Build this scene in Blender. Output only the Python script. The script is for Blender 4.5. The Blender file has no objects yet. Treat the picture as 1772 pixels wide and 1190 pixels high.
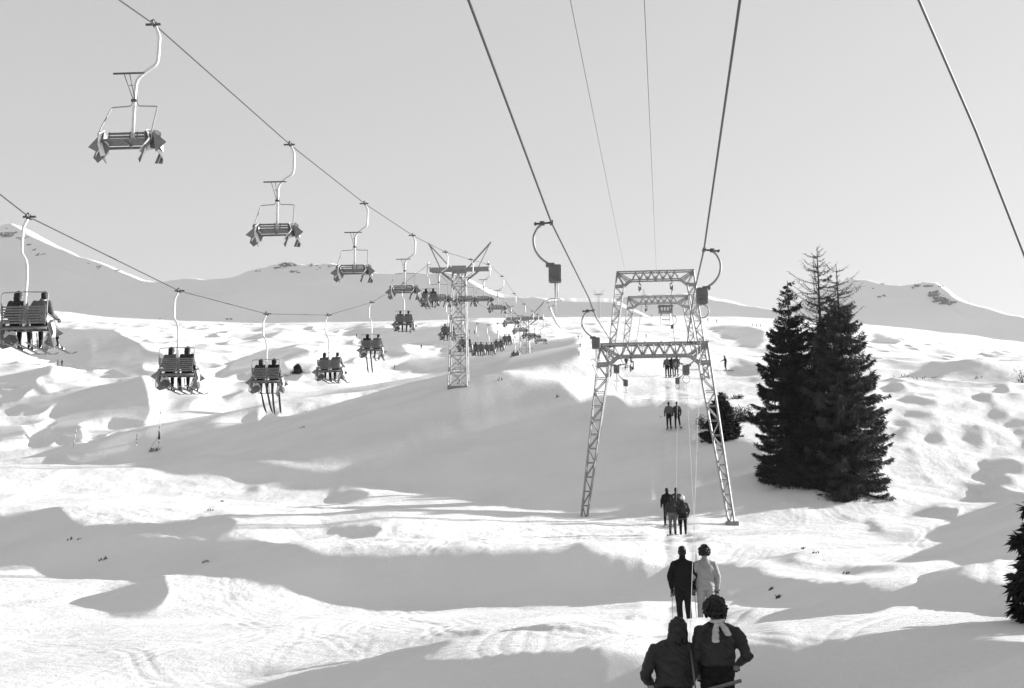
import bpy, bmesh, math, random
import numpy as np
from mathutils import Vector, Matrix, Quaternion
R = math.radians
random.seed(7)
SC = bpy.context.scene
COL = SC.collection
# ---------------------------------------------------------------- camera model
F = 2461.0; CX, CY = 886.0, 595.0
PIT = R(11.5); EYE = 1.65
CP, SP = math.cos(PIT), math.sin(PIT)
def P(px, py, d):
    """world point at forward distance d seen at photo pixel (px, py)"""
    u = px-CX; v = CY-py
    s = d/(F*CP - v*SP)
    return Vector((u*s, d, EYE + s*(F*SP + v*CP)))
def to_px(X, Y, Z):
    zz = Z-EYE
    dep = Y*CP + zz*SP; up = -Y*SP + zz*CP
    return CX + F*X/dep, CY - F*up/dep
SUN_AZ = R(72); SUN_EL = R(16.5)
TE = math.tan(SUN_EL)
SX, SY = math.sin(SUN_AZ), math.cos(SUN_AZ)

# ---------------------------------------------------------------- terrain
# base slope of the ground: for some columns, photo row of the ground at a forward distance
DL = [6, 14, 20, 30, 45, 62, 78, 90, 104, 115, 150, 200, 320, 450, 700]
BASE = {
 -300: [1900,1357,1190,1085, 990, 890, 800, 760, 725, 700, 650, 605, 545, 505, 500],
    0: [1900,1357,1190,1085, 990, 885, 782, 750, 718, 698, 657, 622, 575, 546, 536],
  130: [1900,1357,1190,1085, 990, 888, 784, 750, 718, 698, 657, 626, 594, 577, 574],
  400: [1900,1357,1190,1085, 990, 890, 792, 745, 700, 682, 652, 625, 592, 574, 570],
  800: [1900,1357,1190,1085, 995, 905, 830, 735, 655, 644, 640, 630, 590, 553, 548],
 1000: [1900,1357,1190,1085, 998, 920, 845, 745, 668, 648, 641, 632, 590, 548, 542],
 1180: [1900,1357,1190,1085, 998, 928, 845, 752, 680, 652, 638, 615, 575, 550, 543],
 1350: [1900,1357,1190,1085, 998, 920, 850, 775, 715, 690, 645, 618, 582, 563, 555],
 1500: [1900,1357,1190,1088,1000, 918, 852, 800, 755, 725, 672, 640, 600, 577, 566],
 1772: [1900,1357,1190,1092,1005, 922, 852, 806, 765, 737, 692, 662, 640, 630, 622],
 2072: [1900,1357,1190,1095,1010, 926, 852, 806, 765, 740, 700, 680, 660, 650, 645],
}
SHADE = [ # traced shade outlines, cast shadows too; the ground is shaped to fall dark there
 (1,[(17,774),(90,752),(127,742),(152,749),(169,742),(209,725),(271,723),(296,720),(392,704),(442,694),(493,694),(527,687),(569,678),(643,673),(682,663),(739,650),(778,646),(809,643),(847,640),(877,650),(921,664),(966,664),(988,684),(1003,698),(1039,689),(1065,690),(1089,706),(1133,703),(1150,700),(1198,711),(1224,700),(1250,760),(1310,780),(1340,820),(1400,850),(1440,868),(1350,865),(1274,874),(1239,883),(1186,884),(1098,888),(1018,895),(946,885),(847,873),(807,858),(708,855),(664,838),(599,813),(540,803),(486,796),(453,783),(370,783),(356,791),(329,790),(288,780),(235,770),(198,776),(99,775)]),
 (1,[(297,795),(360,799),(440,799),(597,822),(590,838),(540,845),(454,840),(400,825),(340,818),(320,812)]),
 (1,[(405,850),(430,843),(452,843),(445,852),(425,855)]),
 (1,[(562,860),(575,853),(620,851),(640,858),(635,868),(600,875),(575,870)]),
 (1,[(560,915),(600,913),(650,914),(668,918),(650,930),(590,932),(570,922)]),
 (1,[(303,922),(330,910),(345,900),(400,900),(412,905),(395,925),(370,929),(320,926)]),
 (1,[(-400,870),(0,888),(82,891),(132,910),(173,922),(222,926),(288,931),(350,935),(432,933),(500,945),(559,962),(698,962),(807,957),(921,960),(971,964),(1000,960),(1045,980),(1080,988),(1148,990),(1245,991),(1310,994),(1331,1004),(1371,1014),(1419,1028),(1455,1028),(1526,1035),(1591,1040),(1585,1021),(1633,1023),(1695,1022),(1772,1018),(1800,1020),(1800,1080),(1772,1083),(1723,1073),(1667,1065),(1596,1052),(1565,1050),(1526,1059),(1470,1065),(1427,1063),(1357,1056),(1272,1048),(1139,1040),(1060,1037),(897,1037),(698,1034),(599,1021),(530,1014),(412,1005),(329,1000),(247,1004),(165,994),(62,968),(0,951),(-400,930)]),
 (1,[(152,1046),(168,1036),(190,1027),(218,1019),(255,1014),(286,1016),(293,1024),(286,1040),(272,1056),(250,1067),(222,1071),(196,1068),(172,1058)]),
 (.9,[(362,1169),(453,1153),(600,1134),(649,1130),(738,1118),(817,1105),(946,1101),(1095,1091),(1150,1090),(1095,1094),(946,1108),(847,1112),(773,1121),(698,1132),(599,1141),(525,1150),(465,1164)]),
 (1,[(300,1250),(420,1200),(500,1179),(649,1165),(797,1160),(847,1150),(971,1140),(1100,1137),(1289,1130),(1385,1124),(1512,1118),(1554,1115),(1695,1113),(1772,1121),(2200,1140),(2200,1500),(300,1500)]),
 (1,[(1565,693),(1580,691),(1620,702),(1630,710),(1600,709),(1570,702)]),
 (1,[(1560,720),(1590,719),(1610,725),(1616,733),(1590,734),(1570,728)]),
 (1,[(1537,737),(1555,734),(1570,740),(1580,748),(1550,747)]),
 (1,[(1543,755),(1560,756),(1585,768),(1555,765)]),
 (1,[(1600,762),(1605,755),(1625,751),(1632,763),(1642,773),(1615,774)]),
 (1,[(1660,755),(1665,750),(1690,750),(1708,762),(1690,767),(1668,765)]),
 (1,[(1667,775),(1680,770),(1700,771),(1712,777),(1690,781)]),
 (1,[(1691,810),(1705,801),(1745,796),(1760,803),(1772,818),(1790,825),(1730,824),(1695,820)]),
 (1,[(1700,828),(1730,826),(1765,840),(1740,845),(1712,840)]),
 (1,[(1661,850),(1680,843),(1705,842),(1730,848),(1772,860),(1772,872),(1692,872),(1690,855)]),
 (1,[(1650,715),(1665,710),(1690,712),(1692,718),(1665,718)]),
 (1,[(1703,728),(1715,718),(1740,717),(1755,729),(1730,731)]),
 (1,[(1743,740),(1755,734),(1790,732),(1790,747),(1755,745)]),
 (1,[(1740,750),(1772,754),(1790,768),(1755,765)]),
 (1,[(1755,778),(1775,772),(1790,785),(1765,783)]),
 (.9,[(1582,650),(1600,638),(1650,635),(1715,645),(1700,655),(1650,655),(1620,660),(1600,652)]),
 (1,[(1718,673),(1740,673),(1755,682),(1735,682)]),
 (1,[(1740,688),(1765,690),(1775,696),(1750,695)]),
 (1,[(1695,701),(1720,702),(1732,709),(1710,708)]),
 (1,[(1690,690),(1720,690),(1715,697),(1695,696)]),
 (1,[(1540,670),(1560,672),(1575,680),(1550,682)]),
 (1,[(1667,893),(1740,875),(1772,870),(1860,870),(1860,975),(1772,985),(1712,990),(1690,980),(1639,975),(1611,972),(1636,965),(1642,955),(1667,946),(1673,942),(1636,939),(1608,932),(1639,921),(1667,911),(1650,907)]),
 (1,[(1560,901),(1582,890),(1620,880),(1660,884),(1650,907),(1620,892),(1590,895)]),
 (.75,[(1480,909),(1500,907),(1540,925),(1600,932),(1570,937),(1520,925)]),
 (.6,[(1210,965),(1272,972),(1370,975),(1420,985),(1560,985),(1610,985),(1540,995),(1490,1003),(1440,995),(1350,985)]),
 (1,[(60,595),(85,575),(110,571),(197,571),(217,582),(243,594),(254,605),(285,612),(290,625),(240,635),(282,640),(282,649),(220,649),(186,646),(135,633),(110,625),(73,608)]),
 (1,[(-100,660),(0,652),(45,642),(85,637),(96,645),(68,653),(65,660),(100,665),(60,668),(0,660)]),
 (1,[(-100,700),(0,688),(70,678),(99,673),(180,667),(240,661),(260,675),(265,690),(254,709),(197,706),(180,710),(135,718),(92,718),(95,708),(135,698),(195,690),(127,687),(110,687),(80,697),(30,706),(20,703),(60,695),(0,692)]),
 (1,[(78,727),(95,720),(140,719),(150,727),(146,737),(127,738),(92,735)]),
 (1,[(-100,725),(40,722),(50,732),(0,742)]),
 (1,[(380,684),(420,677),(450,681),(450,690),(405,690)]),
 (1,[(380,650),(400,628),(456,608),(513,601),(547,608),(535,614),(493,620),(500,632),(560,640),(520,647),(440,645)]),
 (1,[(410,589),(460,577),(500,572),(470,586),(430,590)]),
 (1,[(600,577),(622,565),(700,570),(760,566),(800,556),(850,560),(850,575),(880,590),(1000,592),(1010,620),(960,638),(880,642),(809,640),(740,645),(700,640),(690,632),(720,625),(765,618),(770,607),(745,600),(700,600),(695,606),(720,618),(690,625),(640,610),(628,590)]),
 (1,[(1227,568),(1290,566),(1325,573),(1322,594),(1308,605),(1276,598),(1266,587),(1238,577)]),
 (1,[(1266,643),(1304,636),(1330,640),(1330,650),(1280,650)]),
 (1,[(1276,663),(1308,661),(1330,664),(1308,670)]),
 (.9,[(1508,577),(1536,584),(1571,591),(1547,598),(1511,598)]),
]
def raster_polys(x0, y0, x1, y1, step, polys):
    xs = np.arange(x0, x1, step); ys = np.arange(y0, y1, step)
    M = np.zeros((len(ys), len(xs)))
    for w, pl in polys:
        pts = np.array(pl, float); n = len(pts)
        for j, y in enumerate(ys):
            if y < pts[:,1].min() or y > pts[:,1].max(): continue
            c = []
            for k in range(n):
                (ax, ay), (bx, by) = pts[k], pts[(k+1) % n]
                if (ay <= y) != (by <= y): c.append(ax+(y-ay)*(bx-ax)/(by-ay))
            c.sort()
            for k in range(0, len(c)-1, 2):
                M[j, (xs >= c[k]) & (xs <= c[k+1])] = w
    return M
def blur(A, n, ax):
    for _ in range(n):
        B = np.concatenate([A.take([0], ax), A, A.take([-1], ax)], ax)
        N = A.shape[ax]
        A = .25*B.take(range(0, N), ax)+.5*B.take(range(1, N+1), ax)+.25*B.take(range(2, N+2), ax)
    return A
def bil(A, fy, fx):
    fy = np.clip(fy, 0, A.shape[0]-1.001); fx = np.clip(fx, 0, A.shape[1]-1.001)
    j = fy.astype(int); i = fx.astype(int); a = fy-j; b = fx-i
    return (A[j,i]*(1-a)*(1-b)+A[j+1,i]*a*(1-b)+A[j,i+1]*(1-a)*b+A[j+1,i+1]*a*b)
_rng = np.random.RandomState(3)
_TAB = _rng.rand(256, 256)
def vnoise(x, y):
    xi = np.floor(x).astype(int); yi = np.floor(y).astype(int)
    a = x-xi; b = y-yi; a = a*a*a*(a*(a*6-15)+10); b = b*b*b*(b*(b*6-15)+10)
    T = _TAB; g = lambda i, j: T[i & 255, j & 255]
    return (g(xi,yi)*(1-a)*(1-b)+g(xi+1,yi)*a*(1-b)+g(xi,yi+1)*(1-a)*b+g(xi+1,yi+1)*a*b)-.5
def fbm(x, y, o=4):
    s = 0; a = 1
    for k in range(o):
        s = s + a*vnoise(x*2**k+17.3*k, y*2**k-9.1*k); a *= .5
    return s
MY0, MX0, MST = 440, -400, 2.0
MASK = raster_polys(MX0, MY0, 2200, 1500, MST, SHADE)
MASK = blur(blur(MASK, 3, 0), 4, 1)
# grid in (tx = X/Y, t = ln Y)
NI, NJ = 476, 420
TX = (np.linspace(-300, 2072, NI)-CX)/(F*CP)*1.0
T = np.linspace(math.log(9), math.log(700), NJ)
YG = np.exp(T)[:,None]*np.ones((1,NI)); TXG = TX[None,:]*np.ones((NJ,1))
def base_grid():
    cols = sorted(BASE); A = np.array([np.interp(T, np.log(DL), BASE[c]) for c in cols])   # rows in px
    pxs = CX + TX*F*CP
    out = np.array([[0.0]*NI for _ in range(NJ)])
    for j in range(NJ): out[j] = np.interp(pxs, cols, A[:,j])
    out = blur(blur(out, 30, 0), 110, 1)
    v = CY-out; s = YG/(F*CP-v*SP)
    return EYE + s*(F*SP+v*CP)
ZB = base_grid()
dtx = TX[1]-TX[0]; dt = T[1]-T[0]
def Dx(z): return (z[:,1:]-z[:,:-1])/dtx
def Ds(z, a, b):   # a*z_tx + b*z_t on cell corners (forward difference)
    zx = (z[:-1,1:]-z[:-1,:-1]+z[1:,1:]-z[1:,:-1])/(2*dtx)
    zt = (z[1:,:-1]-z[:-1,:-1]+z[1:,1:]-z[:-1,1:])/(2*dt)
    return a*zx+b*zt
def DsT(r, a, b):
    o = np.zeros((NJ,NI)); p = r*a/(2*dtx); q = r*b/(2*dt)
    o[:-1,1:] += p-q; o[:-1,:-1] += -p-q; o[1:,1:] += p+q; o[1:,:-1] += -p+q
    return o
Yc = (YG[:-1,:-1]+YG[1:,1:])/2; Xc = (TXG[:-1,:-1]+TXG[1:,1:])/2
A1 = (SX-SY*Xc)/Yc; B1 = SY/Yc            # along the sun azimuth
A2 = (SY+SX*Xc)/Yc; B2 = -SX/Yc           # across it
def Lp(z): return (z[2:,1:-1]+z[:-2,1:-1]+z[1:-1,2:]+z[1:-1,:-2]-4*z[1:-1,1:-1])
def LpT(r):
    o = np.zeros((NJ,NI)); o[2:,1:-1]+=r; o[:-2,1:-1]+=r; o[1:-1,2:]+=r; o[1:-1,:-2]+=r; o[1:-1,1:-1]-=4*r
    return o
WS, WC, WL, WB = 1/.03**2, 1/.16**2, 1/.03**2, 1/34.0**2
wb = WB*(F/YG)**2*(1+50*np.clip((YG-180)/150,0,1)+5*np.clip((YG-130)/30,0,1))*np.where(YG<34,.3,1)
wlY = WL/(YG[1:-1,1:-1]*dt)**2*.35
ANCH = [(1262,916,68,26,2.6),(1003,894,68,26,2.6),(795,646,104,26,3),(1165,930,62,24,2),(1163,749,90,24,2.5),(1160,654,113,26,3),(1190,1085,30,40,2),(1375,836,76,30,3),(1440,852,76,30,3),(1250,758,86,24,3),(1256,641,150,30,5),(1172,850,74,24,2.5),(1168,800,82,24,2.5),(1190,1350,14,60,1.5),(700,900,62,40,4),(1178,1000,46,30,2.5),
        (908,650,170,40,10),(900,644,118,40,4),(1000,662,116,30,4),(1080,690,104,30,4)]
WA = np.zeros((NJ,NI)); TA = np.zeros((NJ,NI))
for px_, py_, d_, rp_, rd_ in ANCH:
    v_ = CY-py_; tx_ = (px_-CX)/(F*CP-v_*SP); z_ = EYE+d_/(F*CP-v_*SP)*(F*SP+v_*CP)
    gz_ = np.interp(d_, YG[:,0], ZB[:,int(np.argmin(abs(TX-tx_)))])
    k_ = np.exp(-((TXG-tx_)*F/rp_)**2-((YG-d_)/rd_)**2)*(F/d_)**2/1.3**2
    WA += k_; TA += k_*(z_-gz_)
wb = wb+WA
def Aop(d): return DsT(WS*Ds(d,A1,B1),A1,B1)+DsT(WC*Ds(d,A2,B2),A2,B2)+LpT(wlY*Lp(d))+wb*d
G_SH, G_LIT = TE*1.05, .07
def sample_mask(Z):
    px, py = to_px(TXG*YG, YG, Z)
    sh_ = np.where(YG < 125, 7.0, 2.5)
    return bil(MASK, (py+sh_-MY0)/MST, (px-sh_*.5-MX0)/MST)
def cast(Z, h=0.0):
    """shadow margin: walks from each node towards the sun over the height grid"""
    X = TXG*YG; Y = YG; best = np.full(Z.shape, -9.0)
    s = 0.25
    while s < 70:
        x2 = X+SX*s; y2 = Y+SY*s
        fi = (x2/y2-TX[0])/dtx; fj = (np.log(y2)-T[0])/dt
        z2 = bil(Z, fj, fi)
        m = (z2-Z-TE*s)/s
        m[(fi > NI-1) | (fj > NJ-1)] = -9
        best = np.maximum(best, m); s *= 1.18
    return best
def solve():
    d = np.zeros((NJ,NI)); Z = ZB.copy(); lift = np.zeros((NJ-1,NI-1)); gl = np.zeros((NJ-1,NI-1))
    nz = fbm(TXG*YG/9, YG/9, 3)
    for it in range(8):
        m = sample_mask(Z); mc = (m[:-1,:-1]+m[1:,1:]+m[1:,:-1]+m[:-1,1:])/4
        nzc = nz[:-1,:-1]
        g = mc*G_SH+(1-mc)*(G_LIT+.07*nzc)
        gl += (np.where(mc>.5,.8*np.clip(TE*1.025-Ds(Z,A1,B1),0,.1),.25*np.clip(g-Ds(Z,A1,B1),-.1,.1)) if it else 0)
        rhs_s = g+gl-Ds(ZB,A1,B1)
        b = DsT(WS*rhs_s,A1,B1)+TA
        r = b-Aop(d); p = r.copy(); rr = (r*r).sum()
        M = 1.0/(wb+ (WS*.5*(np.abs(1/(YG*dtx))**2+ .3*np.abs(1/(YG*dt))**2)) + 20*WL/(YG*dt)**2*.35)
        zz = M*r; p = zz.copy(); rz = (r*zz).sum()
        for k in range(220 if it == 0 else 110):
            Ap = Aop(p); al = rz/(p*Ap).sum(); d += al*p; r -= al*Ap
            zz = M*r; rz2 = (r*zz).sum(); p = zz+rz2/rz*p; rz = rz2
        Z = ZB+d
    return Z, m
ZG, MS = solve()
HAZE = .00008
# ---------------------------------------------------------------- helpers
def tag(o, label=None, cat=None, group=None, kind=None):
    if label: o['label'] = label
    if cat: o['category'] = cat
    if group: o['group'] = group
    if kind: o['kind'] = kind
    return o
def link(name, me, mat=None, parent=None, loc=None):
    o = bpy.data.objects.new(name, me); COL.objects.link(o)
    if mat: me.materials.append(mat)
    if parent: o.parent = parent
    if loc is not None: o.location = loc
    return o
def empty(name, loc, rz=0, scale=1):
    o = bpy.data.objects.new(name, None); COL.objects.link(o); o.location = loc
    o.rotation_euler = (0,0,rz); o.scale = (scale,)*3; o.empty_display_size = .3
    return o
def mat(name, col, rough=.8, metal=0, noise=0, nscale=5, bump=0, bscale=20, spec=.3, bdist=.02):
    m = bpy.data.materials.new(name); m.use_nodes = True; nt = m.node_tree; b = nt.nodes['Principled BSDF']
    b.inputs['Base Color'].default_value = (col,col,col,1); b.inputs['Roughness'].default_value = rough
    b.inputs['Metallic'].default_value = metal; b.inputs['Specular IOR Level'].default_value = spec
    tc = nt.nodes.new('ShaderNodeTexCoord')
    if noise:
        n = nt.nodes.new('ShaderNodeTexNoise'); n.inputs['Scale'].default_value = nscale; n.inputs['Detail'].default_value = 6
        nt.links.new(tc.outputs['Object'], n.inputs['Vector'])
        r = nt.nodes.new('ShaderNodeMapRange'); r.inputs[1].default_value = .3; r.inputs[2].default_value = .7
        r.inputs[3].default_value = col*(1-noise); r.inputs[4].default_value = min(1, col*(1+noise))
        nt.links.new(n.outputs['Fac'], r.inputs[0]); nt.links.new(r.outputs[0], b.inputs['Base Color'])
    if bump:
        n = nt.nodes.new('ShaderNodeTexNoise'); n.inputs['Scale'].default_value = bscale; n.inputs['Detail'].default_value = 5
        nt.links.new(tc.outputs['Object'], n.inputs['Vector'])
        bp = nt.nodes.new('ShaderNodeBump'); bp.inputs['Strength'].default_value = bump; bp.inputs['Distance'].default_value = bdist
        nt.links.new(n.outputs['Fac'], bp.inputs['Height']); nt.links.new(bp.outputs[0], b.inputs['Normal'])
    return m
def grid_mesh(name, X, Y, Z):
    nj, ni = X.shape
    me = bpy.data.meshes.new(name)
    co = np.stack([X,Y,Z], -1).reshape(-1,3).astype(np.float32)
    idx = np.arange(nj*ni).reshape(nj,ni)
    q = np.stack([idx[:-1,:-1], idx[:-1,1:], idx[1:,1:], idx[1:,:-1]], -1).reshape(-1,4).astype(np.int32)
    me.vertices.add(len(co)); me.vertices.foreach_set('co', co.ravel())
    me.loops.add(q.size); me.loops.foreach_set('vertex_index', q.ravel())
    me.polygons.add(len(q)); me.polygons.foreach_set('loop_start', np.arange(0,q.size,4,dtype=np.int32))
    me.polygons.foreach_set('use_smooth', np.ones(len(q), bool))
    me.update(calc_edges=True)
    return me
# ---------------------------------------------------------------- ground sheet
FN = 3
t2 = np.linspace(T[0], T[-1], (NJ-1)*FN+1); i2 = np.linspace(0, NI-1, (NI-1)*2+1)
JJ, II = np.meshgrid(np.linspace(0, NJ-1, len(t2)), i2, indexing='ij')
ZF = blur(blur(bil(ZG, JJ, II), 3, 0), 2, 1)
MF = np.clip(blur(blur(bil(MS, JJ, II), 3, 0), 2, 1)*1.4, 0, 1)
YF = np.exp(t2)[:,None]*np.ones((1,len(i2))); TXF = np.interp(i2, range(NI), TX)[None,:]*np.ones((len(t2),1))
XF = TXF*YF
PXF, PYF = to_px(XF, YF, ZF)
lit = 1-MF
near = 1/(1+(YF/70)**2)
def rot(x, y, a): return x*math.cos(a)+y*math.sin(a), -x*math.sin(a)+y*math.cos(a)
# soft wind and piste undulation, churned snow, ski furrows
ZF = ZF + lit*(.15*fbm(XF/6, YF/6, 3) + .075*fbm(XF/2.6+9, YF/3.4, 2) + .042*fbm(XF/1.1, YF/1.3, 5)*np.clip(1+fbm(XF/14+7, YF/14, 2)*3,.25,2.2))*np.clip(YF/35,.3,1)
ch = np.clip(fbm(XF/7+31, YF/9+5, 3)*4+.15, 0, 1)*lit
for a, w, am in ((.55,.33,.012), (-.75,.4,.012), (1.3,.5,.01)):
    u, v = rot(XF, YF, a); u = u+1.6*vnoise(u/3, v/4)+.3*vnoise(u/.8, v/1.1)
    rd = np.abs(vnoise(u/w, v/7+a*9)); sel = np.clip(vnoise(XF/4+a*50, YF/4)*5, 0, 1)
    ZF = ZF - am*np.clip(.14-rd, 0, 1)/.14*ch*sel*np.clip(YF/25,.6,1.5)
# ski tracks: pairs of shallow grooves curving over the lit snow
_r = random.Random(44); nr = int(np.searchsorted(t2, math.log(95)))
XN, YN, LN = XF[:nr], YF[:nr], lit[:nr]; GA = np.zeros_like(XN)
for k_ in range(110):
    y0 = math.exp(_r.uniform(math.log(14), math.log(90))); x0 = _r.uniform(-.40,.42)*y0; a0 = _r.choice([_r.uniform(-.5,.5), _r.uniform(.5,2.6)]); cv = _r.uniform(-.05,.05); ln = _r.uniform(5,16)*(1+y0/50)
    j0, j1 = np.searchsorted(t2, [math.log(max(9.1,y0-ln-1)), math.log(y0+ln+1)]); j1 = min(j1, nr)
    u, v = rot(XN[j0:j1]-x0, YN[j0:j1]-y0, a0); v = v-cv*u*u*.5-.25*np.sin(u*.7+k_)
    w_ = .028+y0*.0014; en = np.clip((ln-np.abs(u))/1.5, 0, 1)
    GA[j0:j1] += en*(np.exp(-((np.abs(v)-.15)/w_)**2)-.45*np.exp(-((np.abs(v)-.27-w_)/(w_*1.3))**2))*_r.uniform(.4,1)
ZF[:nr] -= np.clip(GA,-1,1.6)*(.15+.85*LN)*(.0045+.00018*YN)
# moguls on the upper fields
def mogul(x, y): 
    a = vnoise(x, y); b = vnoise(x*.55+40, y*.55+12)
    return np.abs(a)*1.3+b*.5
farw = np.clip((YF-92)/30, 0, 1)*(1+.8*np.clip((800-PXF)/300,0,1))*np.clip((620-YF)/100, 0, 1)
rightf = np.clip((PXF-1480)/60, 0, 1)
ZF = ZF - farw*lit*mogul(XF/(4.2+YF/160), YF/(5.2+YF/110))*(.30+YF/520)*(1.0+.9*rightf)*1.1
midf = rightf*np.clip((YF-60)/25, 0, 1)*np.clip((125-YF)/30, 0, 1)*lit
ZF = ZF - midf*.22*mogul(XF/3.6, YF/4.4)
leftf = np.clip((820-PXF)/250, 0, 1)*np.clip((YF-40)/20, 0, 1)*np.clip((110-YF)/20, 0, 1)*lit
ZF = ZF - leftf*.16*mogul(XF/3.1+5, YF/3.8+9)
# the trench of the drag-lift track
TRK = [(1206,1190),(1192,1085),(1168,932),(1164,850),(1163,750),(1163,700),(1160,655)]
ty = np.interp(PXF*0+PYF, [p[1] for p in TRK[::-1]], [p[0] for p in TRK[::-1]])
mpp = YF/F
off = (PXF-ty)*mpp
inr = (PYF > 640) & (PYF < 1400) & (YF < 118)
gr = np.exp(-((np.abs(off)-.42)/.20)**2)*.03 + np.exp(-(off/.95)**4)*.02 - np.exp(-((np.abs(off)-1.15)/.25)**2)*.015
ZF = ZF - np.where(inr, gr*(1+fbm(XF/1.2, YF/1.2, 3)*1.2*lit), 0)
# ---- extend: sideways, towards and behind the camera
ex = np.concatenate([-np.geomspace(.10, 3, 22)[::-1]+TX[0], TXF[0], TX[-1]+np.geomspace(.10, 3, 22)])
XE = ex[None,:]*YF[:,:1]
ZE = np.concatenate([np.repeat(ZF[:,:1],22,1), ZF, np.repeat(ZF[:,-1:],22,1)], 1)
yn = np.array([-60,-25,-10,-3,1,3,5,7,8.2]); z0 = ZE[0]
Xn = np.repeat(XE[:1], len(yn), 0); Yn = yn[:,None]*np.ones((1,Xn.shape[1]))
k = np.clip((yn-1)/8, 0, 1)[:,None]; k = k*k*(3-2*k)
Zn = z0[None,:]*k + (1-k)*0.0
XA = np.concatenate([Xn,XE]); YA = np.concatenate([Yn,YF[:,:1]*np.ones((1,XE.shape[1]))]); ZA = np.concatenate([Zn,ZE])
fe = np.array([760,900,1200]); zl = ZE[-1]
XA = np.concatenate([XA]+[ex[None,:]*y for y in fe]); YA = np.concatenate([YA]+[np.full((1,len(ex)),y) for y in fe])
ZA = np.concatenate([ZA]+[(zl-(y-700)*.25)[None,:] for y in fe])
def ground(px, py):
    """first point of the ground under a photo pixel"""
    v = CY-py; tx = (px-CX)/(F*CP-v*SP); i = np.interp(tx, TXF[0], range(TXF.shape[1]))
    i0 = int(i); col = PYZ[:, i0]*(1-(i-i0))+PYZ[:, min(i0+1, PYZ.shape[1]-1)]*(i-i0)
    j = int(np.argmax(col <= py))
    if col[j] > py or j == 0: j = len(t2)-1
    f = 0 if j == 0 else (col[j-1]-py)/max(1e-6, col[j-1]-col[j])
    d = float(np.exp(t2[j-1]+(t2[j]-t2[j-1])*min(1,max(0,f))))
    return P(px, py, d)
def zat(x, y):
    fi = np.interp(x/y, TXF[0], range(TXF.shape[1])); fj = np.interp(math.log(max(y,9.01)), t2, range(len(t2)))
    return float(bil(ZF, np.array([fj]), np.array([fi]))[0])
PYZ = to_px(XF, YF, ZF)[1]
for c_ in (0,200,400,800,1180,1500,1772): i_=int(np.argmin(abs(PXF[-1]-c_))); print('top',c_,round(PYZ[-1,i_]),'base',round(to_px(TXG[-1]*YG[-1],YG[-1],ZB[-1])[1][int(i_/2)]))
for px_, py_, d_, *_r in ANCH: q_=P(px_,py_,d_); print('anchor',px_,py_,round(float(to_px(q_.x,q_.y,zat(q_.x,q_.y))[1])))
def snow_mat():
    m = bpy.data.materials.new('snow'); m.use_nodes = True; nt = m.node_tree; b = nt.nodes['Principled BSDF']
    b.inputs['Roughness'].default_value = .75; b.inputs['Specular IOR Level'].default_value = .15
    L = nt.links.new; tc = nt.nodes.new('ShaderNodeTexCoord')
    n1 = nt.nodes.new('ShaderNodeTexNoise'); n1.inputs['Scale'].default_value = .22; n1.inputs['Detail'].default_value = 7
    L(tc.outputs['Object'], n1.inputs['Vector'])
    r = nt.nodes.new('ShaderNodeMapRange'); r.inputs[1].default_value=.35; r.inputs[2].default_value=.7; r.inputs[3].default_value=.80; r.inputs[4].default_value=.72
    L(n1.outputs['Fac'], r.inputs[0]); L(r.outputs[0], b.inputs['Base Color'])
    n2 = nt.nodes.new('ShaderNodeTexNoise'); n2.inputs['Scale'].default_value = 1.9; n2.inputs['Detail'].default_value = 9; n2.inputs['Roughness'].default_value = .74
    L(tc.outputs['Object'], n2.inputs['Vector'])
    bp = nt.nodes.new('ShaderNodeBump'); bp.inputs['Strength'].default_value = .85; bp.inputs['Distance'].default_value = .10
    L(n2.outputs['Fac'], bp.inputs['Height'])
    L(bp.outputs[0], b.inputs['Normal'])
    return m
M_SNOW = snow_mat()
g = link('snow_slope', grid_mesh('snow_slope', XA, YA, ZA), M_SNOW); tag(g, 'rolling moguled snow slope with furrows and long soft shadows', kind='structure')
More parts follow.
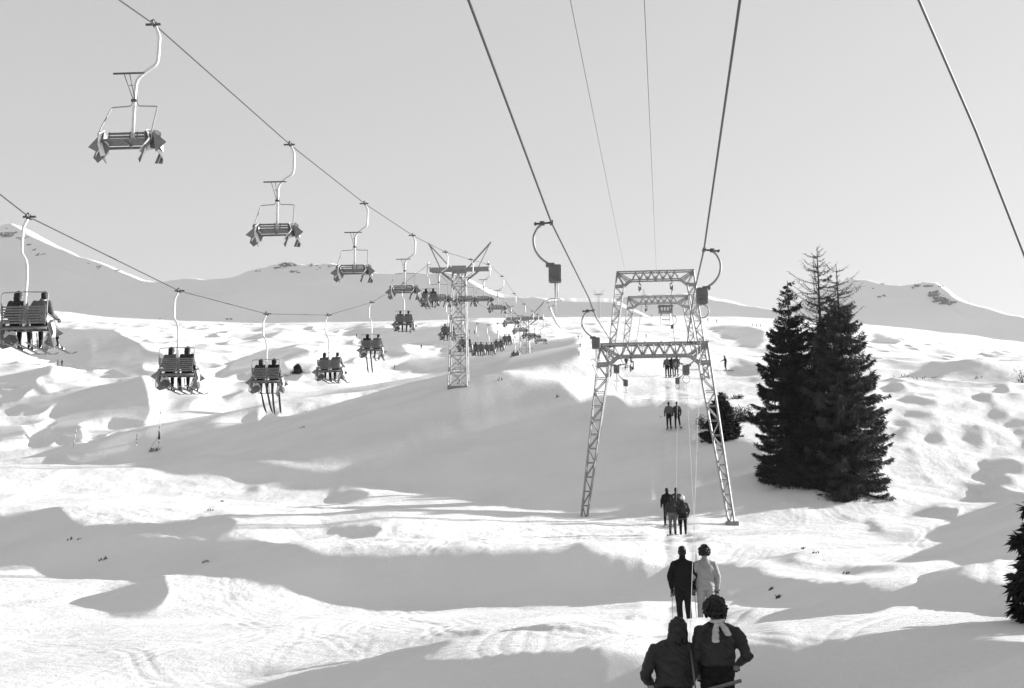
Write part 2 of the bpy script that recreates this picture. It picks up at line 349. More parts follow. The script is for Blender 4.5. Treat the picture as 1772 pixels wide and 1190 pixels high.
# ---------------------------------------------------------------- distant mountains
M_FAR = mat('far_snow', .78, .8, noise=.04, nscale=.01, bump=.0)
GX = .16
def mountain(name, ridge, base, D0, gy, rim, label, seed, back=500):
    """a snow face rising away from the camera (slope gy) and cut by the traced ridge line"""
    pxs = np.arange(ridge[0][0], ridge[-1][0]+1, 2.0)
    yr = np.interp(pxs, [p[0] for p in ridge], [p[1] for p in ridge])
    yr = yr + 2.2*fbm(pxs/30+seed, pxs*0+seed, 4)
    rw = np.interp(pxs, [p[0] for p in rim], [p[1] for p in rim])
    def hit(py):
        v = CY-py; m = (F*SP+v*CP)/(F*CP-v*SP); return gy*D0/(gy+GX*(pxs-CX)/(F*CP-v*SP)-m)
    rows = []
    n1 = 70; n2 = 14
    yb = base
    for k in range(n1+1):
        py = yb+(yr+rw-yb)*k/n1; D = hit(py)
        v = CY-py; s = D/(F*CP-v*SP); rows.append([(pxs-CX)*s, D, EYE+s*(F*SP+v*CP)])
    D1 = rows[-1][1]; Z1 = rows[-1][2]; g2 = np.clip((Z1-EYE)/D1+.16, 0, gy-.04)
    v = CY-yr; mr = (F*SP+v*CP)/(F*CP-v*SP)
    D2 = (Z1-EYE-g2*D1)/(mr-g2); D2 = np.where(rw < .3, D1+3, np.clip(D2, D1+3, D1+260))
    for k in range(1, n2+1):
        D = D1+(D2-D1)*k/n2; Z = Z1+g2*(D-D1); rows.append([(pxs-CX)/(F*CP)*D*1.0, D, Z])
    # consistent x for the rim rows
    for rrow in rows[n1+1:]:
        Zr, Dr = rrow[2], rrow[1]; dep = Dr*CP+(Zr-EYE)*SP; rrow[0] = (pxs-CX)*dep/F
    Dl, Zl = rows[-1][1], rows[-1][2]
    for q in (8, 30, 90, 250, back):
        D = Dl+q; Z = Zl-.35*q*min(1,q/30+.2); rows.append([(pxs-CX)/(F*CP)*Dl*(1+q*.0002)+0*q, D, Z])
    X = np.array([r_[0] for r_ in rows]); Y = np.array([r_[1] for r_ in rows]); Z = np.array([r_[2] for r_ in rows])
    X = blur(X, 1, 1)
    w = np.ones(len(rows)); w[n1-8:] = 0.2
    Z = Z + w[:,None]*(5*fbm(X/130+seed, Y/130, 3)+1.2*fbm(X/22+seed, Y/30, 3))
    o = link(name, grid_mesh(name, X, Y, Z), M_FAR); tag(o, label, kind='structure')
    return o, hit
mountain('mountain', [(-340,430),(-120,392),(0,388),(20,386),(45,397),(80,415),(110,430),(135,443),(175,455),(215,470),(250,483),(270,488),(290,488),(330,515),(420,560),(560,600),(700,640)], 700, 800, .82,
  [(-340,0),(0,1),(30,2),(50,6),(90,4),(125,2),(150,0),(165,2),(200,3),(260,3),(280,0),(300,0),(700,0)], 'high snow mountain face on the left with rocky shoulder', 1)
mountain('hill', [(-200,640),(100,560),(200,505),(270,490),(300,484),(330,482),(385,482),(410,478),(430,468),(470,459),(495,454),(515,456),(540,459),(575,455),(600,462),(630,470),(680,472),(740,473),(770,471),(800,478),(830,490),(850,500),(870,508),(900,514),(1000,516),(1060,517),(1150,560),(1300,640)], 700, 780, .80,
  [(-200,0),(320,0),(350,2),(380,1),(560,0),(590,4),(630,1),(790,0),(820,5),(850,8),(880,4),(900,0),(930,0),(960,5),(1050,7),(1100,4),(1300,0)], 'long rounded snow hill behind the chairlift', 2)
mountain('hill', [(880,640),(960,560),(1000,530),(1020,522),(1060,516),(1120,509),(1160,507),(1200,506),(1225,511),(1260,520),(1300,529),(1340,538),(1400,556),(1450,590),(1500,640),(1560,700)], 700, 850, .82,
  [(880,0),(1000,6),(1060,9),(1120,5),(1180,2),(1220,5),(1270,4),(1300,1),(1340,0),(1560,0)], 'low shaded snow hill behind the drag lift gates', 3)
mountain('mountain', [(1200,640),(1300,560),(1400,515),(1440,495),(1475,484),(1500,484),(1525,491),(1560,494),(1585,491),(1600,488),(1620,489),(1640,500),(1655,513),(1680,524),(1720,536),(1772,549),(1850,575),(2000,600),(2150,620)], 700, 900, .84,
  [(1200,0),(1580,0),(1625,2),(1645,6),(1660,5),(1680,2),(1700,2),(1760,2),(2150,0)], 'snow mountain with a rocky knob on the right', 4)
# ---------------------------------------------------------------- sky and sun
w = bpy.data.worlds.new('World'); SC.world = w; w.use_nodes = True; nt = w.node_tree
sk = nt.nodes.new('ShaderNodeTexSky'); sk.sky_type = 'NISHITA'; sk.sun_disc = False
sk.sun_elevation = SUN_EL; sk.sun_rotation = SUN_AZ; sk.air_density = 1; sk.dust_density = 1.2; sk.ozone_density = 1
bw = nt.nodes.new('ShaderNodeRGBToBW'); bg = nt.nodes['Background']
nt.links.new(sk.outputs[0], bw.inputs[0]); pw = nt.nodes.new('ShaderNodeMath'); pw.operation = 'POWER'; pw.inputs[1].default_value = .42
ml = nt.nodes.new('ShaderNodeMath'); ml.operation = 'MULTIPLY'; ml.inputs[1].default_value = 1.60
nt.links.new(bw.outputs[0], pw.inputs[0]); nt.links.new(pw.outputs[0], ml.inputs[0]); nt.links.new(ml.outputs[0], bg.inputs[0]); bg.inputs[1].default_value = .10
su = bpy.data.lights.new('sun', 'SUN'); su.energy = 4.2; su.angle = R(.5); su.color = (1,1,1)
so = bpy.data.objects.new('sun', su); COL.objects.link(so)
sd = Vector((SX*math.cos(SUN_EL), SY*math.cos(SUN_EL), math.sin(SUN_EL)))
so.rotation_euler = (-sd).to_track_quat('-Z','Y').to_euler()
cd = bpy.data.cameras.new('camera'); cam = bpy.data.objects.new('camera', cd); COL.objects.link(cam)
cd.sensor_width = 36; cd.lens = 50*F/2461; cd.clip_end = 12000; cd.clip_start = .1
cam.location = (0,0,EYE); cam.rotation_euler = (R(90)+PIT,0,0); SC.camera = cam
SC.view_settings.view_transform = 'Standard'; SC.view_settings.look = 'None'; SC.view_settings.gamma = 1
SC.view_settings.exposure = 1.45

# ---------------------------------------------------------------- thin mountain air
bpy.context.view_layer.update()
mn = [1e9]*3; mx = [-1e9]*3
for o in [q for q in bpy.data.objects if q.type == 'MESH']:
    for c in o.bound_box:
        for k in range(3): mn[k] = min(mn[k], c[k]); mx[k] = max(mx[k], c[k])
hm = bpy.data.materials.new('haze'); hm.use_nodes = True; nt = hm.node_tree; nt.nodes.clear()
vo = nt.nodes.new('ShaderNodeVolumePrincipled'); vo.inputs['Color'].default_value = (.95,.95,.95,1); vo.inputs['Density'].default_value = HAZE; vo.inputs['Anisotropy'].default_value = .2
ou = nt.nodes.new('ShaderNodeOutputMaterial'); nt.links.new(vo.outputs[0], ou.inputs['Volume'])
me = bpy.data.meshes.new('haze'); bmh = bmesh.new(); a_ = [v-8 for v in mn]; b_ = [v+8 for v in mx]; b_[2] = max(b_[2], 40); a_[2] += 6
bmesh.ops.create_cube(bmh, size=1, matrix=Matrix.Translation([(a_[k]+b_[k])/2 for k in range(3)]) @ Matrix.Diagonal((*[b_[k]-a_[k] for k in range(3)],1)))
bmh.to_mesh(me); bmh.free(); o = link('haze', me, hm); tag(o, 'thin pale air between the camera and the far mountains', kind='stuff'); print('haze box', a_, b_)
# ---------------------------------------------------------------- modelling helpers
def V(*a): return Vector(a)
def tube(bm, pts, r, n=8, cap=True, closed=False):
    pts = [Vector(p) for p in pts]; N = len(pts); rs = r if isinstance(r, (list,tuple)) else [r]*N
    rings = []; prev = None
    for i, p in enumerate(pts):
        if closed: d = pts[(i+1) % N]-pts[i-1]
        else: d = pts[min(i+1,N-1)]-pts[max(i-1,0)]
        d.normalize()
        if prev is None:
            a = d.cross(Vector((0,0,1)) if abs(d.z) < .9 else Vector((1,0,0))); a.normalize()
        else:
            a = prev-d*prev.dot(d); a.normalize()
        prev = a; b = d.cross(a)
        rings.append([bm.verts.new(p+(a*math.cos(2*math.pi*k/n)+b*math.sin(2*math.pi*k/n))*rs[i]) for k in range(n)])
    M = N if closed else N-1
    for i in range(M):
        A, B = rings[i], rings[(i+1) % N]
        for k in range(n): 
            f = bm.faces.new((A[k],A[(k+1)%n],B[(k+1)%n],B[k])); f.smooth = n > 5
    if cap and not closed:
        bm.faces.new(rings[0][::-1]); bm.faces.new(rings[-1])
def bar(bm, a, b, w=.05, h=None):
    """square section steel member"""
    tube(bm, [a,b], (w if h is None else (w+h)/2)*.7071, n=4)
def box(bm, c, s, rot=None, bev=0):
    m = Matrix.Translation(Vector(c)) @ (rot.to_4x4() if rot else Matrix()) @ Matrix.Diagonal((*s,1))
    r = bmesh.ops.create_cube(bm, size=1, matrix=m)
    if bev:
        es = list({e for v in r['verts'] for e in v.link_edges})
        bmesh.ops.bevel(bm, geom=es, offset=bev, segments=2, affect='EDGES', profile=.5)
def round_path(pts, rad=.06, n=4):
    pts = [Vector(p) for p in pts]; out = [pts[0]]
    for i in range(1, len(pts)-1):
        a, b, c = pts[i-1], pts[i], pts[i+1]
        d1 = (a-b); d2 = (c-b); r = min(rad, d1.length*.45, d2.length*.45)
        p = b+d1.normalized()*r; q = b+d2.normalized()*r
        for k in range(n+1):
            t = k/n; out.append(p*(1-t)**2+b*2*t*(1-t)+q*t*t)
    out.append(pts[-1]); return out
def done(bm, name, m, parent=None, loc=None):
    bmesh.ops.recalc_face_normals(bm, faces=bm.faces)
    me = bpy.data.meshes.new(name); bm.to_mesh(me); bm.free()
    return link(name, me, m, parent, loc)
NB = bmesh.new
def copy_tree(o, parent=None):
    c = o.copy(); COL.objects.link(c); c.parent = parent
    for ch in KIDS.get(o.name, [k for k in o.children]): copy_tree(ch, c)
    return c
KIDS = {}
M_STEEL = mat('galvanised_steel', .27, .5, .35, noise=.12, nscale=6)
M_PALE = mat('pale_painted_steel', .62, .4, .2, noise=.08, nscale=8)
M_DARKST = mat('dark_steel', .09, .5, .4)
M_ROPE = mat('wire_rope', .07, .5, .5, noise=.2, nscale=60)
M_WOOD = mat('grey_slat_wood', .16, .75, noise=.25, nscale=14, bump=.3, bscale=60)
M_CANVAS = mat('grey_canvas', .17, .9, noise=.15, nscale=9)
M_LINING = mat('white_lining', .78, .85, noise=.06, nscale=9)
M_BOX = mat('grey_box_paint', .13, .55, .2, noise=.15, nscale=12)
M_CONC = mat('concrete', .22, .9, noise=.2, nscale=8, bump=.4)
ORD = ['first','second','third','fourth','fifth','sixth','seventh','eighth','ninth','tenth','eleventh','twelfth','thirteenth','fourteenth']
# ---------------------------------------------------------------- chairlift chairs
def make_chair(up):
    """origin at the rope clamp; an ascending chair faces +Y, a descending one -Y with its bar raised"""
    s = -1 if up else 1; f = 1 if up else -1; cx = .06 if up else -.34
    root = empty('chairlift_chair', (0,0,0))
    b = NB(); box(b, (0,0,.0), (.07,.34,.07), bev=.015); box(b, (.10*s*-.2,0,.0), (.34,.05,.045), bev=.01); tube(b, [(0,-.08,.06),(0,.08,.06)], .03, 8)
    tube(b, [(.02*s,0,.05),(.02*s,0,-.06)], .045, 8); done(b, 'rope_clamp', M_DARKST, root)
    b = NB()
    tube(b, round_path([(.02*s,0,-.02),(.07*s,0,-.14),(.13*s,0,-.28),(.12*s,0,-.92),(.5*(cx+.1*s)-.02*s,0,-1.08),(cx+.02*s,0,-1.26),(cx,0,-1.5),(cx,0,-2.74)], .14, 5), .037, 10)
    done(b, 'hanger', M_PALE, root)
    # wooden slats of backrest and seat on two cheeks
    b = NB()
    for k in range(7 if up else 4):
        z = -2.665+k*(.064 if up else .075); box(b, (cx,-.045*f-.02*k*f*.3,z), (1.12,.022,.045 if up else .05), bev=.006)
    for x in (-.53,-.08,.08,.53): tube(b, [(cx+x,-.02*f,-2.72),(cx+x,-.075*f,-2.24 if up else -2.40)], .017, 6)
    done(b, 'backrest', M_WOOD, root)
    b = NB()
    for k in range(5): box(b, (cx,(.07+.095*k)*f,-2.74-.005*k), (1.14,.07,.028), bev=.006)
    for x in (-.5,0,.5): tube(b, [(cx+x,0,-2.775),(cx+x,.48*f,-2.79)], .022, 6)
    tube(b, [(cx-.57,.0,-2.79),(cx+.57,.0,-2.79)], .03, 8)
    done(b, 'seat', M_WOOD, root)
    b = NB()
    for q in (-1,1):
        if up:
            tube(b, round_path([(cx+q*.575,.44*f,-2.72),(cx+q*.575,.44*f,-2.46),(cx+q*.575,-.05*f,-2.44),(cx+q*.575,-.05*f,-1.92),(cx,-.05*f,-1.9)], .07), .014, 6)
        else:
            tube(b, round_path([(cx+q*.575,.46*f,-2.76),(cx+q*.56,.40*f,-2.5),(cx+q*.50,-.03*f,-1.86),(cx+q*.07,-.03*f,-1.84),(cx+q*.03,-.03*f,-1.60)], .06), .014, 6)
    done(b, 'side_frame', M_STEEL, root)
    b = NB()
    if up:
        tube(b, [(cx-.46,.62*f,-3.16),(cx+.46,.62*f,-3.16)], .016, 6)
        for q in (-1,1): tube(b, [(cx+q*.12,.62*f,-3.16),(cx+q*.12,.50*f,-2.8)], .012, 6)
        tube(b, [(cx,.5*f,-2.8),(cx,.62*f,-3.16)], .012, 6)
    else:
        tube(b, [(cx-.34,.42*f,-1.28),(cx+.34,.42*f,-1.28)], .021, 6)
        for q in (-1,1): tube(b, [(cx+q*.06-.05,.42*f,-1.28),(cx+q*.02,.03*f,-1.72)], .010, 6)
        tube(b, [(cx-.05,.25*f,-1.48),(cx+.05,.25*f,-1.48)], .008, 6)
        box(b, (cx,.03*f,-1.74), (.12,.06,.05))
    done(b, 'footrest_bar', M_DARKST, root)
    rr = random.Random(5 if up else 9)
    for q in (-1,1):   # folded wind covers hanging at the two ends of the seat
        for nm, mm, dy, sc in (('side_cover', M_CANVAS, 0, 1.0), ('cover_lining', M_LINING, .10, .8)):
            b = NB(); n = 7; L = [];
            for i in range(n):
                t = i/(n-1)
                x = cx+q*(.56+.13*math.sin(t*5+dy*9)*sc); y = f*(.05+.48*t+dy*.4)
                hgt = (.24+.40*abs(math.sin(t*4.2+dy*14+q*.6)))*sc*(1.0 if up else .95)+rr.uniform(0,.08)
                top = -2.66+.14*math.sin(t*3)
                L.append([V(x,y,top), V(x+q*.07*math.sin(t*8+1),y+.05,top-hgt*.45), V(x+q*(.11*math.sin(t*6)-.03)*1.0, y+.02, top-hgt)])
            th = .012
            rows = [[b.verts.new(p) for p in r_] for r_ in L]; rows2 = [[b.verts.new(p+V(-q*th,0,.003)) for p in r_] for r_ in L]
            for i in range(n-1):
                for j in range(2):
                    b.faces.new((rows[i][j],rows[i+1][j],rows[i+1][j+1],rows[i][j+1])); b.faces.new((rows2[i][j],rows2[i][j+1],rows2[i+1][j+1],rows2[i+1][j]))
                b.faces.new((rows[i][0],rows2[i][0],rows2[i+1][0],rows[i+1][0])); b.faces.new((rows[i][2],rows[i+1][2],rows2[i+1][2],rows2[i][2]))
            for i in (0,n-1):
                for j in range(2): b.faces.new((rows[i][j],rows[i][j+1],rows2[i][j+1],rows2[i][j]))
            if not up and q == 1 or up and q == 1:   # blown outwards flap
                v = [b.verts.new((cx+q*a, f*y_, z)) for a, y_, z in ((.56,.1,-2.62),(.60,.5,-2.6),(.86,.35,-2.86 if up else -2.80),(.62,.3,-3.0))] 
                if mm is M_CANVAS: 
                    b.faces.new((v[0],v[1],v[2])); b.faces.new((v[0],v[2],v[3])); b.faces.new((v[1],v[3],v[2])); b.faces.new((v[0],v[3],v[1]))
            if q == -1 and mm is M_CANVAS:
                v = [b.verts.new((cx+q*a, f*y_, z)) for a, y_, z in ((.55,.0,-2.6),(.58,.4,-2.64),(.90,.15,-2.80),(.60,.2,-2.98))]
                b.faces.new((v[0],v[1],v[2])); b.faces.new((v[0],v[2],v[3])); b.faces.new((v[1],v[3],v[2])); b.faces.new((v[0],v[3],v[1]))
            done(b, nm, mm, root)
    return root
UP0 = make_chair(True); DN0 = make_chair(False)
UPP = [(50,375,33.5),(310,503,45),(462,543,56.3),(568,545,68.1),(643,523,80.1),(699,490,92.2),(742,457,104),(775,522,116),(803,548,128),(826,560,140),(845,563,152),(861,560,164),(876,553,176),(891,583,188),(921,603,212)]
DNP = [(267,42,28.7),(502,250,40.5),(631,352,52.5),(714,407,64.9),(771,436,77.2),(815,449,90.6),(845,457,102.6),(869,478,115),(890,508,127),(907,526,139),(921,538,151),(930,544,163),(940,553,175)]
UPL = ['loaded chair nearest the camera at the left edge, with slatted back and blown white cover','second loaded chair from the left, a pale cover on its right end','third loaded chair, low over the shaded slope, skis dangling','loaded chair right of the little dark bush on the white hillock','loaded chair against the shaded far hill, left of the near pylon',
 'small loaded chair under the fourth empty chair, two grey riders upright','loaded chair hanging at the left arm of the near lattice pylon','loaded chair just behind the left leg of the near pylon','loaded chair seen through the lattice of the near pylon','loaded chair first right of the near pylon above the snow crest','loaded chair second right of the near pylon, low over the crest','loaded chair third right of the near pylon, before the striped snowfield','loaded chair right at the left arm of the second pylon','small low loaded chair just left of the second pylon leg','smallest loaded chair low on the crest right of the second pylon']
DNL = ['large empty chair with raised bar, highest in the sky at upper left','empty chair second from the top of the descending row, against open sky','empty chair hanging just above the rocky hill crest','empty chair left of the pylon arm, against the shaded hill','empty chair in front of the left half of the pylon crossarm','empty chair in front of the pylon shaft','empty chair hanging at the right arm of the near pylon','empty chair first beyond the near pylon','empty chair second beyond the near pylon, before the bright field','empty chair third beyond the near pylon, left above the second pylon','empty chair just left of the second pylon crossarm','empty chair behind the crossarm of the second pylon','empty chair hanging at the right arm of the second pylon']
SEATS = []
def put_chairs(src, L, labels, grp):
    for i, ((x,y,d), lb) in enumerate(zip(L, labels)):
        o = src if i == 0 else copy_tree(src)
        o.location = P(x,y,d); o.rotation_euler = (random.uniform(-.03,.03), random.uniform(-.02,.02), R(-4.5)+random.uniform(-.03,.03))
        if i == 0: o.rotation_euler = (0,0,R(-4.5))
        tag(o, lb, 'chairlift chair', grp)
        if src is UP0: SEATS.append(o)
put_chairs(UP0, UPP, UPL, 'loaded chairs going up the left rope')
put_chairs(DN0, DNP, DNL, 'empty chairs coming down the right rope')
# ---------------------------------------------------------------- ropes
def rope(name, pts, r, label, cat, m=M_ROPE, sag=0, n=6):
    b = NB(); out = []
    for i in range(len(pts)-1):
        a, c = Vector(pts[i]), Vector(pts[i+1])
        for k in range(8): 
            t = k/8; p = a.lerp(c, t); p.z -= sag*4*t*(1-t); out.append(p)
    out.append(Vector(pts[-1])); tube(b, out, r, n)
    o = done(b, name, m); tag(o, label, cat); return o
top = V(0,0,.0)
rope('haul_rope', [P(-620,-60,20),P(0,336,31.5)]+[P(*p) for p in UPP[:7]]+[P(800,512,122),P(876,549,170),P(898,575,200),P(933,606,246),P(985,627,316),P(1010,560,470),P(1030,510,640)], .016, 'thin steel haul rope carrying the loaded chairs, dipping low at left', 'cable')
rope('haul_rope', [P(-400,-520,14),P(207,0,26.2)]+[P(*p) for p in DNP]+[P(955,570,200),P(978,606,246),P(1020,627,316),P(1035,560,470),P(1044,510,640)], .016, 'thin steel haul rope carrying the empty chairs down across the sky', 'cable')
# ---------------------------------------------------------------- chairlift pylons
def lattice(bm, base, topz, wb, wt, n, w=.09, zb=0, depth=None):
    """four-sided lattice shaft, local origin on its axis"""
    def c(z, i, wd):
        t = (z-zb)/(topz-zb); h = (wb+(wt-wb)*t)/2; q = ((-1,-1),(1,-1),(1,1),(-1,1))[i]; return V(base[0]+q[0]*h, base[1]+q[1]*h, z)
    zs = [zb+(topz-zb)*k/n for k in range(n+1)]
    for i in range(4): bar(bm, c(zs[0],i,0), c(zs[-1],i,0), w)
    for k in range(n):
        for i in range(4):
            j = (i+1) % 4
            bar(bm, c(zs[k],i,0), c(zs[k+1],j,0), w*.5)
            if k % 2 == 0 or i % 2 == 0: bar(bm, c(zs[k],j,0), c(zs[k+1],i,0), w*.5)
            bar(bm, c(zs[k+1],i,0), c(zs[k+1],j,0), w*.45)
def wheel(bm, c, r, t, ax='x', n=20):
    c = Vector(c)
    for rr, tt in ((r, t), (r*.82, t*1.3), (r*.25, t*2)):
        d = V(1,0,0) if ax == 'x' else V(0,1,0); tube(bm, [c-d*tt/2, c+d*tt/2], rr, n)
def pylon(x, yarm, d, ybase, label, group, simple=False):
    a = P(x, yarm, d); gz = (zat(a.x,a.y) if d < 200 else P(x, ybase, d).z)-.25
    root = empty('lift_pylon', (a.x, a.y, gz), R(-4)); h = a.z-gz
    b = NB(); lattice(b, (0,0), h+.1, 1.40, .92, max(4,int(h/1.15)), .075); done(b, 'shaft', M_STEEL, root)
    b = NB(); box(b, (0,0,h), (4.5,.34,.30), bev=.02); box(b, (0,0,h), (1.1,1.0,.36), bev=.02)
    for q in (-1,1):
        bar(b, (q*1.45,0,h-.15), (q*.45,0,h-.95), .11); done_ = None
    done(b, 'crossarm', M_STEEL, root)
    for q in (-1,1):
        b = NB(); ap = V(q*2.35,0,h+2.05)
        bar(b, (q*.62,.12,h+.12), ap, .09); bar(b, (q*1.45,-.1,h+.12), ap, .06); box(b, ap, (.1,.1,.12))
        done(b, 'lifting_frame', M_STEEL, root)
        b = NB()
        for k in (-.75,-.25,.25,.75): wheel(b, (q*2.25,k,h+.22), .21, .07)
        bar(b, (q*2.25+.08,-.9,h+.2), (q*2.25+.08,.9,h+.2), .07); bar(b, (q*2.2,0,h), (q*2.25,0,h+.25), .1)
        done(b, 'sheave_train', M_PALE, root)
    if not simple:
        b = NB(); 
        for k in range(int(h/.3)): bar(b, (-.12+.0,-.55-.25*(1-k*.3/h),.3*k+.2), (.24,-.55-.25*(1-k*.3/h),.3*k+.2), .022)
        for x_ in (-.12,.24): bar(b, (x_,-.80,.1), (x_,-.56,h-.2), .03)
        done(b, 'ladder', M_STEEL, root)
        b = NB(); box(b, (0,0,-.2), (1.5,1.5,.5), bev=.03); done(b, 'footing', M_CONC, root)
    tag(root, label, 'lift pylon', group)
    return root
pylon(795, 466, 104, 645, 'near lattice steel pylon with V-shaped top frames on the snow crest', 'chairlift pylons')
pylon(908, 551, 170, 655, 'second chairlift pylon, half sunk behind the crest, V arms over it', 'chairlift pylons')
pylon(956, 608, 246, 660, 'third chairlift pylon, only its head showing low behind the crest', 'chairlift pylons', True)
pylon(1003, 628, 316, 660, 'faint fourth chairlift pylon head low beside the left gate leg', 'chairlift pylons', True)
pylon(1036, 509, 640, 560, 'tiny farthest chairlift pylon standing up on the skyline', 'chairlift pylons', True)
# ---------------------------------------------------------------- drag lift gates
def truss(bm, A, B, n, w):
    """zigzag between two chords given as end points (a0,a1),(b0,b1)"""
    A = [Vector(p) for p in A]; B = [Vector(p) for p in B]
    bar(bm, A[0], A[1], w); bar(bm, B[0], B[1], w)
    for k in range(n):
        t0, t1 = k/n, (k+1)/n
        p, q = A[0].lerp(A[1], t0), B[0].lerp(B[1], t1); r_, s_ = B[0].lerp(B[1], t0), A[0].lerp(A[1], t1)
        if k % 2: bar(bm, r_, s_, w*.55)
        else: bar(bm, p, q, w*.55)
        bar(bm, s_, q, w*.4)
def gate(xc, ytop, d, label, hfeet, sc=1.0):
    a = P(xc, ytop, d); root = empty('lift_gate', (a.x,a.y,a.z), R(-6), sc)
    for q, hf in ((-1,hfeet[0]),(1,hfeet[1])):
        b = NB(); D = .26; e = .9 + 0*hf
        o1 = lambda y: V(q*2.62,y,-.05); i1 = lambda y: V(q*2.16,y,-.97)
        fo = V(q*(2.62+.118*hf),0,-hf); fi = V(q*(2.40+.112*hf),0,-hf)
        for y in (-D,D):
            yo = V(0,y*.45,0)
            O = [V(q*(2.62+.118*.97),y,-.97), fo+yo]; I = [V(q*2.16,y,-.97), fi+yo]
            truss(b, O, I, 11, .068)
            bar(b, O[0], o1(y), .085); bar(b, O[0], I[0], .10)
            bar(b, I[0], o1(y), .07)
        for k in range(12):
            t = k/11; p = V(q*(2.62+.118*.97),-D,-.97).lerp(fo-V(0,D*.45,0), t); r_ = V(q*(2.62+.118*.97),D,-.97).lerp(fo+V(0,D*.45,0), t)
            bar(b, p, r_, .04)
            p2 = V(q*2.16,-D,-.97).lerp(fi-V(0,D*.45,0), t); r2 = V(q*2.16,D,-.97).lerp(fi+V(0,D*.45,0), t); bar(b, p2, r2, .04)
        done(b, 'leg', M_STEEL, root)
        b = NB(); box(b, ((fo.x+fi.x)/2,0,-hf-.1+(0 if q > 0 else -.25)), (.62,.62,.5), bev=.03); done(b, 'footing', M_CONC, root)
    b = NB()
    for y in (-.26,.26):
        bar(b, (-2.66,y,0), (2.66,y,0), .072); bar(b, (-1.6,y,-.6), (1.6,y,-.6), .072)
        for q in (-1,1):
            tube(b, round_path([(q*1.55,y,-.6),(q*1.75,y,-.62),(q*2.16,y,-.97)], .2), .06, 4)
            bar(b, (q*2.62,y,0), (q*1.66,y,-.6), .055); bar(b, (q*2.62,y,0), (q*1.9,y,-.72), .045)
        n = 6
        for k in range(n):
            x0 = -1.6+3.2*k/n; x1 = -1.6+3.2*(k+1)/n; xm = (x0+x1)/2
            bar(b, (x0,y,-.6), (xm,y,0), .05); bar(b, (xm,y,0), (x1,y,-.6), .05)
            if k: bar(b, (x0,y,-.6), (x0,y,0), .03)
    for k in range(9): bar(b, (-2.6+5.2*k/8,-.26,0), (-2.6+5.2*k/8,.26,0), .04)
    for k in range(7): bar(b, (-1.6+3.2*k/6,-.26,-.6), (-1.6+3.2*k/6,.26,-.6), .04)
    for x in (-.42,.38): tube(b, [(x,0,.05),(x,0,.13)], .05, 8)
    box(b, (0,-.02,-.5), (.18,.6,.12))
    done(b, 'crossbeam', M_STEEL, root)
    for q in (-1,1):
        b = NB()
        tube(b, round_path([(q*1.12,0,-.6),(q*1.12,0,-.86),(q*1.0,0,-.86),(q*1.0,0,-1.22),(q*1.12,0,-1.24)], .03), .035, 6)
        for k in (-.3,.3): wheel(b, (q*1.14,k,-1.18), .13, .05)
        bar(b, (q*1.06,-.4,-1.18), (q*1.06,.4,-1.18), .05)
        done(b, 'sheave', M_DARKST, root)
    tag(root, label, 'lift gate', 'drag lift gates')
    return root
def hf(xc, yt, d, px): # height of the gate top over the ground near one foot
    a = P(xc,yt,d); x = P(px, yt, d).x; return a.z-zat(x, d)+.1
print('gate heights', [round(hf(*q),2) for q in ((1131,595,68,1003),(1131,595,68,1260),(1134,470,95,1060),(1134,470,95,1215),(1139,513,122,1080),(1139,513,122,1200))])
gate(1131, 595, 68, 'nearest and lowest-set steel lattice gate, its tall legs on the lit snow', (hf(1131,595,68,1003), hf(1131,595,68,1260)))
gate(1134, 470, 114, 'second lattice gate, its top beam highest in the photo', (hf(1134,470,114,1045)/1.2+.5, hf(1134,470,114,1222)/1.2+.5), 1.2)
gate(1139, 513, 146, 'third and smallest-looking lattice gate, framed by the second', (8,8), 1.2)
